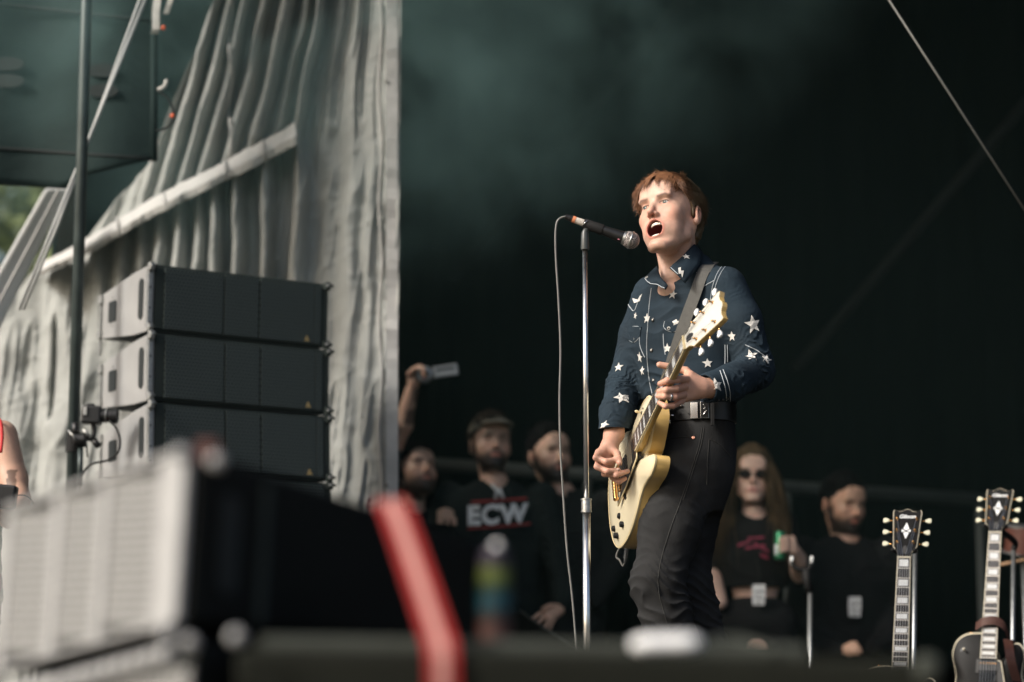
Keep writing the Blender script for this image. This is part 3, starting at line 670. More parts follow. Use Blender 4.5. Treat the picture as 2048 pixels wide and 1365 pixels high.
lo = arr((S(1180, 860)[0], Y0 - .46, S(1380, 985)[2])); hi = arr((S(1545, 500)[0], Y0 + .20, S(1345, 335)[2]))
BV, BQ = polygonize(body_fn, lo, hi, .0021)
keep = lambda v, c, r: np.linalg.norm(v - c, axis=1) < r
bc = skin_col(to_head(BV), SK, MO, brow=(.085, .045, .03), blush=.65); hh = keep(BV, PC, .11); bc[hh] = hand_col(BV[hh], pf); hh = keep(BV, FC, .12); bc[hh] = hand_col(BV[hh], ff)
body = mk('body', BV, BQ, M_skin, singer, smooth=True, col=bc)
lo = HO - arr((.16, .16, .28)); hi = HO + arr((.16, .16, .17))
def nails(f, nrm, parent):
    for ch in f:
        t = unit(ch[-1] - ch[-2]); nn = unit(nrm - t * np.dot(nrm, t)); s = np.cross(t, nn); c = ch[-1] - t * .003 + nn * .0066
        mb = MB(); mb.prism([(.0055 * math.cos(2 * math.pi * k / 12), .0042 * math.sin(2 * math.pi * k / 12)) for k in range(12)], -.001, .0012, c, t, s, nn); mb.build('fingernail', mat('nail', (.66, .42, .34), .3), parent, smooth=True)
nails(pf[:3], arr((-.1, -1, .25)), body)
eyes_for(singer, HM, HO, HS, (.085, .11, .095), gaze=(-.12, .0))
# teeth and tongue
M_teeth = mat('teeth', (.78, .73, .62), .25, coat=.3)
mz = -.070 - .026 * .45
for sgn, zz, hh in ((1, mz + .0165, .0085), (-1, mz - .0185, .005)):
    for k in range(-4, 4):
        an = (k + .5) * .235; c = frh((.0225 * math.sin(an), -.0655 - .0225 * math.cos(an), zz)); mb = MB()
        Rm = HM @ np.array(Matrix.Rotation(an, 3, 'Z')); mb.box(c, (.0052 * HS, .005, hh * HS), Rm); bevel(mb.build('tooth', M_teeth, singer, smooth=False), .0014, 2)
mb = MB(); n = 10
tv, tq = polygonize(lambda Q: smin(ell(to_head(Q), (0, -.055, mz - .0185), (.0165, .030, .0085)), ell(to_head(Q), (0, -.040, mz - .012), (.016, .02, .012)), .01) * HS, frh((0, -.05, mz)) - .06, frh((0, -.05, mz)) + .06, .003)
mk('tongue', tv, tq, mat('tongue', (.50, .17, .15), .35), singer, smooth=True)
# hair: a close cap and many locks
def hair_mask(p):
    """>0 where hair grows"""
    x = np.abs(p[:, 0]); y = p[:, 1]; z = p[:, 2]
    front = np.interp(z, (-.06, -.045, -.035, -.02, .0, .03, .06, .075, .10, .13), (.046, .030, .0, -.006, -.010, -.030, -.060, -.086, -.115, -.13))
    return np.minimum(y - front, z + .075)
def hair_fn(Q):
    p = to_head(Q); d = ell(p, (0, .016, .034), (.0825, .1035, .0945)); d = smin(d, ell(p, (0, .075, -.020), (.058, .034, .058)), .02)
    d = smin(d, ell(p, (.0745, .0, .0), (.0085, .018, .028)), .008); d = smin(d, ell(p, (-.0745, .0, .0), (.0085, .018, .028)), .008)
    d = d + .0022 * np.sin(p[:, 0] * 420 + 3 * vnoise(p, .03, 3)) * .6 - .0015 * vnoise(p, .008, 2)
    d = smax(d, -hair_mask(p) * .8, .006)
    er = ell(np.stack([np.abs(p[:, 0]), p[:, 1], p[:, 2]], 1), (.086, .016, -.012), (.017, .021, .034)); d = smax(d, -er, .004)
    return d * HS
kv, kq = polygonize(hair_fn, lo + arr((0, 0, .1)), hi, .0023)
rs = np.random.RandomState(11); CR = arr((.0835, .1045, .0955)); CC = arr((0, .016, .034))
def keeph(off0, off1):
    def kf(q, t):
        v = (q - CC) / CR; l = np.linalg.norm(v); o = 1 + (off0 + (off1 - off0) * t) / .095
        return CC + v / l * CR * o if l < o or t < .55 else q
    return kf
roots = []; dirs = []; lens = []; bend = []
while len(roots) < 3000:
    u_ = unit(rs.normal(0, 1, 3)); p = CC + u_ * CR
    if hair_mask(p[None])[0] < .002: continue
    if abs(p[0]) > .07 and abs(p[1] - .016) < .024 and p[2] < .022: continue
    part = p[0] - .030                                           # parted on his left
    if p[2] > .055 and p[1] < .03:                               # top and fringe: swept to his right and forward
        d = arr((-.75 if part < 0 else .3, -.65, -.10)); L = rs.uniform(.05, .085)
    elif p[2] > .02:
        d = arr((.10 * np.sign(p[0]), .75, -.45)); L = rs.uniform(.04, .065)
    else:
        d = arr((0.05 * np.sign(p[0]), .42, -.85)); L = rs.uniform(.03, .05)
    n_ = unit((p - CC) / CR ** 2); d = d - n_ * np.dot(d, n_); d = unit(d) + rs.normal(0, .13, 3)
    roots.append(p - n_ * .001); dirs.append(d); lens.append(L); bend.append(rs.normal(0, .25, 3))
lv, lf = strands(rs, roots, dirs, lens, .0013, 7, bend, .1, keeph(.001, .006))
# the fringe: wet locks falling over the forehead, tips flicking out at his right temple
roots = []; dirs = []; lens = []; bend = []
for k in range(58):
    x = rs.uniform(-.068, .058); side = np.clip((.045 - x) / .1, 0, 1); cl = rs.uniform(.034, .078) + .012 * side; cd = arr((-.22 - .45 * side, -.50, -.62)) + rs.normal(0, .16, 3); cb = arr((-.15 * side, .45, -1.1)) + rs.normal(0, .35, 3)
    for j in range(26):
        xx = x + rs.normal(0, .0045); p = arr((xx, -.080 + abs(xx) ** 1.5 * 2.2 + rs.uniform(-.002, .016), .100 - abs(xx) ** 1.5 * 1.3 + rs.uniform(-.006, .006)))
        roots.append(p); dirs.append(cd + arr(((x - xx) * 22, 0, 0)) + rs.normal(0, .04, 3)); lens.append(cl * rs.uniform(.8, 1.08)); bend.append(cb + rs.normal(0, .08, 3))
for k in range(90):
    u_ = unit(rs.normal(0, 1, 3)); 
    if u_[2] < .1: continue
    p = CC + u_ * CR; 
    if hair_mask(p[None])[0] < .004: continue
    roots.append(p); dirs.append(unit(u_ * .5 + arr((-.5, -.2 + u_[1], -.1)) + rs.normal(0, .25, 3))); lens.append(rs.uniform(.02, .045)); bend.append(rs.normal(0, .6, 3))
for k in range(45):
    p = arr((-.062 + rs.normal(0, .006), -.062 + rs.normal(0, .008), .068 + rs.normal(0, .010))); roots.append(p); dirs.append(arr((-.6, -.6, -.45)) + rs.normal(0, .12, 3)); lens.append(rs.uniform(.025, .045)); bend.append(arr((-.6, -.2, .8)) + rs.normal(0, .25, 3))
FCN = arr((0, -.010, .030)); FRN = arr((.083, .1035, .094))
def keepf(q, t):
    v = (q - FCN) / FRN; l = np.linalg.norm(v); return FCN + v / l * FRN * 1.01 if l < 1.01 or t < .5 else q
fv, fq = strands(rs, roots, dirs, lens, .0010, 8, bend, 0, keepf)
AV, AQ = join([((kv - HO) @ HM / HS, kq), (np.zeros((0, 3)), np.zeros((0, 4), int))])
allv = np.concatenate([AV, lv, fv]); allq = np.concatenate([AQ, lf + len(AV), fq + len(AV) + len(lv)])
sun_front = np.clip((-.005 - allv[:, 1]) / .05, 0, 1)[:, None]; rnd = np.repeat(rs.uniform(.75, 1.3, len(allv) // 3 + 1), 3)[:len(allv)][:, None]
hcol = (arr((.105, .072, .038)) * (1 - sun_front) + arr((.205, .094, .044)) * sun_front) * rnd  # copper front: sunlight on the brown hair put into its colour
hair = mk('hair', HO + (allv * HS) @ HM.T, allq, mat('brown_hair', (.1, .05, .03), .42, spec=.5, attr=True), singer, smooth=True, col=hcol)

# ---------------------------------------------------------------- shirt
F1 = unit((-.64, -.77, 0)); L1 = unit((.77, -.64, 0))
TOR = [(512, 1378, .02, .060, .055), (530, 1378, .015, .085, .068), (550, 1377, .01, .140, .082), (578, 1375, .0, .180, .098), (625, 1372, 0, .187, .116), (685, 1372, 0, .182, .118), (740, 1376, 0, .165, .112), (795, 1383, 0, .152, .108), (806, 1385, 0, .148, .106), (815, 1388, 0, .140, .102)]
tz = np.array([S(c, y, 0)[2] for y, c, *_ in TOR])[::-1]; tx = np.array([S(c, y, 0)[0] for y, c, *_ in TOR])[::-1]; ty = np.array([Y0 + t[2] for t in TOR])[::-1]; trx = np.array([t[3] for t in TOR])[::-1]; try_ = np.array([t[4] for t in TOR])[::-1]
def torso(Q):
    z = Q[:, 2]; cx = np.interp(z, tz, tx); cy = np.interp(z, tz, ty); rx = np.interp(z, tz, trx); ry = np.interp(z, tz, try_)
    dx = Q[:, 0] - cx; dy = Q[:, 1] - cy; a = dx * L1[0] + dy * L1[1]; b = -(dx * F1[0] + dy * F1[1])
    k = np.sqrt((a / rx) ** 2 + (b / ry) ** 2 + 1e-9); k2 = np.sqrt((a / rx ** 2) ** 2 + (b / ry ** 2) ** 2 + 1e-9)
    d = k * (k - 1) / k2
    return np.maximum(d, np.maximum(z - tz[-1], tz[0] - z)), a, b
def limb(Q, pts, rad, seed, amp):
    """a sleeve with folds that ring it, strongest round the elbow and forearm"""
    best = None; T = None; acc = 0; tot = sum(np.linalg.norm(pts[i + 1] - pts[i]) for i in range(len(pts) - 1)); AN = None
    for i in range(len(pts) - 1):
        a, b = pts[i], pts[i + 1]; ba = b - a; L = np.linalg.norm(ba); pa = Q - a; t = np.clip(pa @ ba / (L * L), 0, 1); r = pa - t[:, None] * ba
        d = np.linalg.norm(r, axis=1) - (rad[i] + (rad[i + 1] - rad[i]) * t); u_ = unit(np.cross(ba, (0, 1, .2))); w_ = unit(np.cross(ba, u_)); an = np.arctan2(r @ w_, r @ u_)
        if best is None: best, T, AN = d, acc + t * L, an
        else: m_ = d < best; best = smin(best, d, .02); T = np.where(m_, acc + t * L, T); AN = np.where(m_, an, AN)
        acc += L
    n1 = vnoise(Q, .045, seed); ph = T / .021 + .9 * np.sin(AN + 1.0) + 1.6 * n1 + .6 * vnoise(Q, .018, seed + 3)
    ridge = 1 - np.abs(np.sin(ph * math.pi)) ** .8
    tt = T / tot; w = np.interp(tt, (0, .15, .38, .5, .62, .80, .92, 1.0), (.15, .2, .45, 1.0, 1.0, .85, .35, .05)) * (0.55 + .6 * vnoise(Q, .06, seed + 5))
    return best - amp * ridge * np.clip(w, 0, 1.2)
def shirt_fn(Q):
    d, a, b = torso(Q)
    # soft drag lines across the chest, blousing above the belt
    z = Q[:, 2]; n1 = vnoise(Q, .09, 21)
    ph = (z + .45 * a) / .055 + 1.3 * n1; rid = (1 - np.abs(np.sin(ph * math.pi)) ** .7)
    w = np.clip((1.50 - z) / .12, 0, 1) * np.clip(.4 + .9 * vnoise(Q, .14, 22), 0, 1)
    d = d - .014 * rid * w - .003 * vnoise(Q, .03, 23) * .5
    bl = np.interp(z, (tz[0], tz[0] + .03, tz[0] + .06, tz[0] + .12), (-.010, .010, .012, 0)); d = d - bl * (.7 + .5 * vnoise(Q, .035, 24))
    r = limb(Q, RA, RR, 31, .010); l = limb(Q, LA, LR, 41, .012)
    d = smin(d, r, .028); d = smin(d, l, .030)
    # armhole creases
    d = smax(d, -(cap(Q, S(1342, 532, -.10), S(1332, 580, -.135), .030, .009)), .005)            # open collar
    d = smax(d, -(cap(Q, S(1368, 480, -.02), S(1352, 556, -.035), .060, .056)), .006)
    d = smax(d, -(cap(Q, RA[-1] + (RA[-1] - RA[-2]) * .02, RA[-1] + (RA[-1] - RA[-2]) * 1.2, .032, .03)), .004)
    d = smax(d, -(cap(Q, LA[-1] + (LA[-1] - LA[-2]) * .02, LA[-1] + (LA[-1] - LA[-2]) * 1.2, .037, .034)), .004)
    # the cuffs end square
    for A in (RA, LA):
        ax = unit(A[-1] - A[-2]); cut = (Q - A[-1]) @ ax - .012; near = np.linalg.norm(Q - A[-1], axis=1) - .10
        d = np.where(near < 0, np.maximum(d, cut), d)
    return d
lo = arr((S(1190, 860)[0], Y0 - .42, S(1380, 858)[2])); hi = arr((S(1565, 500)[0], Y0 + .24, S(1380, 500)[2]))
sv, sq = polygonize(shirt_fn, lo, hi, .0033)
shirt = mk('shirt', sv, sq, M_shirt, singer, smooth=True)
ST = bvh(sv, sq)
# collar wings
def wing(pts, mid_push, name='collar_wing', th=.004):
    """a bent leaf of cloth from a ring of corner points"""
    V = [arr(p) for p in pts]; c = sum(V) / len(V) + mid_push; n = len(V); bm = bmesh.new(); vs = [bm.verts.new(v) for v in V]; cv = bm.verts.new(c)
    for i in range(n): bm.faces.new((vs[i], vs[(i + 1) % n], cv))
    bmesh.ops.subdivide_edges(bm, edges=bm.edges[:], cuts=2, use_grid_fill=True, smooth=.4); bm.verts.index_update()
    VV = np.array([v.co[:] for v in bm.verts]); FF = [[v.index for v in f.verts] for f in bm.faces]; bm.free()
    o = mk(name, VV, FF, M_shirt, shirt, smooth=True); m = o.modifiers.new('thick', 'SOLIDIFY'); m.thickness = th; m.offset = 0; return VV, FF
wv, wf = wing([S(1388, 489, -.075), S(1403, 506, -.075), S(1399, 530, -.118), S(1371, 567, -.168), S(1354, 549, -.165), S(1339, 536, -.152), S(1362, 516, -.125)], arr((0, -.014, 0)))
w2, w2f = wing([S(1314, 533, -.060), S(1289, 557, -.075), S(1297, 569, -.105), S(1318, 571, -.128), S(1331, 580, -.150), S(1336, 571, -.150), S(1322, 556, -.125)], arr((-.004, -.012, .002)))
wing([S(1392, 486, .035), S(1404, 505, -.02), S(1408, 522, -.05), S(1411, 540, -.02), S(1408, 525, .05)], arr((.008, -.004, 0)), 'collar_stand')
wing([S(1388, 489, -.075), S(1404, 506, -.03), S(1402, 524, -.09), S(1396, 520, -.09)], arr((.004, -.006, 0)), 'collar_stand')
nw = len(wv); CV = np.concatenate([wv, w2]); TW = BVHTree.FromPolygons([tuple(x) for x in CV.tolist()], wf + [[i + nw for i in f] for f in w2f])
def near_surface(px, py):
    best = None
    for T in (TW, ST):
        h = hit(T, px, py)
        if h and (best is None or h[0][1] < best[0][1] - .0): best = (h[0], h[1], T)
    return best
def star_pts(r, rot, rs, k=.44):
    out = []
    for i in range(10):
        rr = (r if i % 2 == 0 else r * k) * rs.uniform(.92, 1.08); a = rot + math.pi / 2 + i * math.pi / 5; out.append((rr * math.cos(a), rr * math.sin(a)))
    return out
rs = np.random.RandomState(5)
STARS = [(1372, 515, 9, .1), (1346, 590, 11, .0), (1294, 637, 12, .1), (1271, 632, 8, -.3), (1352, 646, 11, .2), (1335, 697, 11, .1), (1415, 727, 12, .1), 
         (1507, 650, 19, .15), (1464, 673, 12, .05), (1502, 714, 16, .3), (1533, 718, 12, -.2), (1432, 771, 16, .15), (1237, 735, 12, .1), (1243, 795, 18, .25), (1208, 851, 14, -.1), (1217, 886, 14, .1),
         (1280, 715, 13, -.3), (1284, 742, 11, .2), (1441, 522, 11, .3)]
for px, py, r, rot in STARS:
    h = near_surface(px, py)
    if not h: continue
    n_ = h[1]; ax = unit(np.cross(UP, n_) * -1); ax = ax if ax[0] > 0 else -ax; ay = unit(np.cross(n_, ax)); ay = ay if ay[2] > 0 else -ay
    v, f = drape(h[2], star_pts(r * .9 / 671, rot + rs.uniform(-.15, .15), rs), h[0], ax, ay, .0040 if h[2] is TW else .0016, 1); mk('star_patch', v, f, M_white_patch, shirt)
def patch(poly, name, mt, off=.0028, cuts=2, par=None):
    """a raised cloth patch from an outline given on the photograph"""
    cx = sum(p[0] for p in poly) / len(poly); cy = sum(p[1] for p in poly) / len(poly); h = near_surface(cx, cy)
    if not h: return
    n_ = h[1]; ax = unit(np.cross(UP, n_)); ax = ax if ax[0] > 0 else -ax; ay = unit(np.cross(n_, ax)); ay = ay if ay[2] > 0 else -ay; pts = []
    for px, py in poly:
        d = ray(px, py); t_ = np.dot(h[0], n_) / np.dot(d, n_); q = d * t_ - h[0]; pts.append((float(q @ ax), float(q @ ay)))
    v, f = drape(h[2], pts, h[0], ax, ay, off, cuts, .004); return mk(name, v, f, mt, par or shirt, smooth=False)
patch([(1357, 537), (1362, 536), (1361, 543), (1367, 543), (1364, 556), (1362, 549), (1357, 549)], 'bolt_patch', M_white_patch, .0040, 1)
for poly in ([(1394, 548), (1404, 542), (1412, 540), (1409, 556), (1407, 566), (1396, 571), (1399, 560)], [(1266, 597), (1276, 600), (1284, 588), (1281, 603), (1270, 607)], [(1380, 538), (1386, 534), (1389, 540), (1384, 542)]):
    patch(poly, 'cactus_patch', M_white_patch, .0016, 1)
patch([(1255, 653), (1281, 654), (1279, 674), (1268, 686), (1254, 675)], 'pocket_flap', M_shirt)
patch([(1328, 642), (1391, 616), (1389, 640), (1366, 656), (1346, 665), (1328, 658)], 'pocket_flap', M_shirt)
def stitch(pts, name='stitching', w=.0013, mt=None, T=None, par=None, n=7):
    out = []
    pl = crom([(x, y, 0) for x, y in pts], n)
    for q in pl:
        h = near_surface(q[0], q[1]) if T is None else ((lambda k: (k[0], k[1], T) if k else None)(hit(T, q[0], q[1])))
        if h:
            p = h[0] + h[1] * (.0036 if h[2] is TW else .0012)
            if out and np.linalg.norm(p - out[-1]) > .05: break
            out.append(p)
    if len(out) > 2: mb = MB(); mb.tube(out, w, 4); mb.build(name, mt or M_thread, par or shirt)
for pl in ([(1303, 577), (1299, 610), (1296, 650), (1294, 700), (1299, 760), (1308, 800)], [(1322, 572), (1317, 600), (1312, 650), (1309, 700), (1314, 760), (1322, 800)],
           [(1452, 524), (1436, 545), (1425, 575), (1420, 610), (1417, 650)], [(1456, 527), (1441, 548), (1430, 577), (1424, 612), (1421, 652)], [(1395, 580), (1410, 572), (1428, 562)],
           [(1256, 607), (1262, 617), (1269, 622), (1276, 605), (1281, 592)], [(1254, 655), (1280, 655), (1279, 674), (1268, 685), (1255, 676), (1254, 657)], [(1329, 644), (1360, 631), (1390, 618)], [(1329, 645), (1329, 657), (1346, 664), (1366, 655), (1388, 641)],
           [(1327, 668), (1328, 690), (1331, 710)], [(1281, 656), (1280, 690), (1290, 715)], [(1412, 742), (1418, 775), (1427, 812)], [(1440, 742), (1450, 775), (1454, 808)], [(1446, 740), (1458, 775), (1461, 806)],
           [(1205, 858), (1222, 856), (1243, 868)], [(1203, 868), (1222, 866), (1242, 878)], [(1450, 690), (1450, 715), (1449, 735)], [(1455, 690), (1455, 715), (1454, 735)], [(1480, 800), (1510, 788), (1540, 768)],
           [(1341, 537), (1355, 550), (1370, 565), (1385, 548), (1398, 530), (1402, 507), (1390, 491)], [(1291, 558), (1300, 567), (1318, 570), (1330, 578)], [(1490, 690), (1515, 702), (1538, 720)]):
    stitch(pl)
M_snap = mat('dark_snap_button', (.05, .05, .05), .3, metal=.7); M_pearl = mat('pearl_snap', (.62, .60, .55), .25, coat=.4)
for px, py, r, mt in ((1306, 640, 4.2, M_snap), (1303, 701, 4.2, M_snap), (1307, 761, 4.2, M_snap), (1338, 657, 3.6, M_pearl), (1269, 678, 3.2, M_pearl), (1294, 556, 3.2, M_pearl), (1437, 800, 2.6, M_snap), (1446, 799, 2.6, M_snap), (1455, 797, 2.6, M_snap)):
    h = near_surface(px, py)
    if h:
        mb = MB(); rr = r / 671; mb.lathe(h[0], h[0] + h[1], [(0, rr), (.0025, rr), (.0034, rr * .8), (.0034, rr * .62), (.0022, rr * .55), (.0022, rr * .1)], 14); b_ = mb.build('snap_button', mt, shirt, auto=40)
        mb = MB(); mb.lathe(h[0] + h[1] * .0016, h[0] + h[1], [(0, rr * .5), (.0014, rr * .45), (.0018, .0002)], 10); mb.build('button_cap', M_pearl if mt is M_snap else M_snap, b_, smooth=True)

# ---------------------------------------------------------------- jeans, belt, boots
F2 = unit((-.80, -.60, 0)); L2 = unit((.60, -.80, 0))
HIP = [(826, 1394, .116, .100), (860, 1394, .124, .107), (905, 1393, .130, .112), (950, 1390, .130, .112), (985, 1386, .120, .104), (1025, 1384, .095, .090)]
hz = np.array([S(c, y)[2] for y, c, *_ in HIP])[::-1]; hx = np.array([S(c, y)[0] for y, c, *_ in HIP])[::-1]; hrx = np.array([t[2] for t in HIP])[::-1]; hry = np.array([t[3] for t in HIP])[::-1]
NL = [S(1369, 940, -.045), S(1340, 1060, -.075), S(1315, 1165, -.10), S(1331, 1225, -.09), S(1352, 1300, -.06), S(1380, 1440, -.02)]; NR = [.098, .087, .073, .071, .069, .060]
FL = [S(1402, 930, .05), S(1378, 1060, .07), S(1372, 1170, .08), S(1392, 1230, .085), S(1411, 1295, .10), S(1440, 1440, .12)]; FR = [.092, .078, .070, .066, .064, .058]
def jeans_fn(Q):
    z = Q[:, 2]; cx = np.interp(z, hz, hx); rx = np.interp(z, hz, hrx); ry = np.interp(z, hz, hry); dx = Q[:, 0] - cx; dy = Q[:, 1] - Y0
    a = dx * L2[0] + dy * L2[1]; b = dx * F2[0] + dy * F2[1]; k = np.sqrt((a / rx) ** 2 + (b / ry) ** 2 + 1e-9); k2 = np.sqrt((a / rx ** 2) ** 2 + (b / ry ** 2) ** 2 + 1e-9)
    d = np.maximum(k * (k - 1) / k2, np.maximum(z - hz[-1], hz[0] - z))
    kz = S(1315, 1180, 0)[2]
    def leg(pts, rad, seed):
        e = chain(Q, pts, rad, .03); n1 = vnoise(Q, .07, seed); w = np.exp(-((z - kz + .03) / .10) ** 2) + .35 * np.exp(-((z - hz[0]) / .08) ** 2) + .08
        ph = (z + .35 * (Q[:, 0] - pts[2][0])) / .036 + 1.1 * n1; return e - .0085 * (1 - np.abs(np.sin(ph * math.pi)) ** .7) * w - .002 * vnoise(Q, .03, seed + 1)
    d = smin(d, leg(NL, NR, 51), .035); d = smin(d, leg(FL, FR, 61), .035)
    return d
lo = arr((S(1240, 1200)[0], Y0 - .24, .05)); hi = arr((S(1500, 900)[0], Y0 + .24, hz[-1] + .01))
jv, jq = polygonize(jeans_fn, lo, hi, .0042)
jeans = mk('jeans', jv, jq, M_jeans, singer, smooth=True); JT = bvh(jv, jq)
for pl in ([(1404, 856), (1398, 890), (1382, 940), (1362, 1000), (1340, 1060), (1322, 1120), (1316, 1170), (1326, 1220), (1344, 1280)], [(1408, 856), (1402, 890), (1386, 941), (1366, 1001)],
           [(1330, 880), (1350, 876), (1384, 874)], [(1418, 878), (1415, 920), (1413, 970)], [(1418, 878), (1440, 890), (1462, 915)]):
    stitch(pl, 'seam', .0009, M_jthread, JT, jeans)
h = hit(JT, 1387, 876)
if h: mb = MB(); mb.lathe(h[0], h[0] + h[1], [(0, .0055), (.002, .0055), (.003, .0045), (.002, .002), (.002, .0003)], 12); mb.build('copper_rivet', mat('copper', (.75, .38, .26), .3, metal=1), jeans, smooth=True)
belt = MB(); V = []; n = 72; zb0, zb1 = S(1394, 850)[2], S(1394, 812)[2]
for k in range(n):
    th = 2 * math.pi * k / n; rx = .1235; ry = .106; d = L2 * math.cos(th) * rx + F2 * math.sin(th) * ry; nn = unit(L2 * math.cos(th) / rx + F2 * math.sin(th) / ry)
    c0 = arr((S(1394, 830)[0], Y0, 0)) + d
    for off, z in ((0, zb0), (.004, zb0 + .002), (.004, zb1 - .002), (0, zb1)): V.append(c0 + nn * off + arr((0, 0, z)))
F = [(k * 4 + q, k * 4 + (q + 1) % 4, ((k + 1) % n) * 4 + (q + 1) % 4, ((k + 1) % n) * 4 + q) for k in range(n) for q in range(4)]
belt = mk('belt', V, F, M_leather, singer, auto=40)
BT = BVHTree.FromPolygons([tuple(map(float, v)) for v in V], F)
def onb(px, py, off=0.0):
    h = hit(BT, px, py)
    return (h[0] + h[1] * off, h[1]) if h else (S(px, py, -.12), arr((-.3, -.95, 0)))
# buckle: a bow with a prong
pts = [onb(1366, 812, .006)[0], onb(1352, 814, .010)[0], onb(1344, 822, .012)[0], onb(1342, 832, .013)[0], onb(1345, 842, .012)[0], onb(1354, 847, .010)[0], onb(1372, 845, .006)[0]]
mb = MB(); mb.tube(crom(pts, 5), .0032, 8); bk = mb.build('buckle', M_chrome, belt, smooth=True)
mb = MB(); mb.tube([onb(1342, 832, .014)[0], onb(1352, 832, .010)[0]], .0024, 6); mb.build('prong', M_chrome, bk, smooth=True)
def plate(px, w, y0, y1, name, mt, th=.004):
    p0, n0 = onb(px, (y0 + y1) / 2, .003); ax = unit(np.cross((0, 0, 1.), n0)); ax = ax if ax[0] > 0 else -ax; h_ = (y1 - y0) / 671 / 2; mb = MB()
    mb.prism([(-w / 1342, -h_), (w / 1342, -h_), (w / 1342, h_), (-w / 1342, h_)], 0, th, p0, ax, (0, 0, 1), n0); return bevel(mb.build(name, mt, belt), .0008)
plate(1389, 15, 806, 838, 'belt_keeper', M_chrome); k2_ = plate(1409, 15, 805, 836, 'belt_keeper', M_black); k3 = plate(1409, 17, 804, 837, 'keeper_frame', M_chrome, .0025)
p0, n0 = onb(1409, 820, .0085); mb = MB(); mb.tube(crom([p0 + arr((x / 671, 0, y / 671)) for x, y in ((-3, 11), (1, 4), (-2, 1), (3, -2), (0, -6), (-3, -11))], 4), .0011, 5); mb.build('keeper_emblem', M_chrome, belt, smooth=True)
for px in (1361, 1378): p0, n0 = onb(px, 828, .0045); mb = MB(); mb.lathe(p0 - n0 * .002, p0, [(0, .002), (.0024, .002)], 8); mb.build('belt_hole', M_rubber, belt)
for px in (1424,): plate(px, 7, 804, 852, 'belt_loop', M_jeans, .006)
h = onb(1335, 794)
# wedding ring on the fretting hand, ring on the picking hand
for a, b in ((ff[2][1], ff[2][2]), (pf[3][0], pf[3][1])):
    c = a * .55 + b * .45; ax = unit(b - a); mb = MB(); mb.lathe(c - ax * .003, c + ax, [(0, .0102), (0, .0112), (.006, .0112), (.006, .0102)], 18); mb.build('finger_ring', M_chrome, singer, smooth=True)
for pts in (NL, FL):
    a = pts[-1]; toe = a + F2 * .20; bv_, bq_ = polygonize(lambda Q: smax(smin(cap(Q, arr((a[0], a[1], .14)), arr((a[0], a[1], .05)), .05, .048), cap(Q, arr((a[0], a[1], .045)), arr((toe[0], toe[1], .035)), .046, .034), .03), -Q[:, 2], .004), arr((min(a[0], toe[0]) - .06, min(a[1], toe[1]) - .06, -.005)), arr((max(a[0], toe[0]) + .06, max(a[1], toe[1]) + .06, .2)), .007)
    mk('boot', bv_, bq_, M_leather, singer, smooth=True)

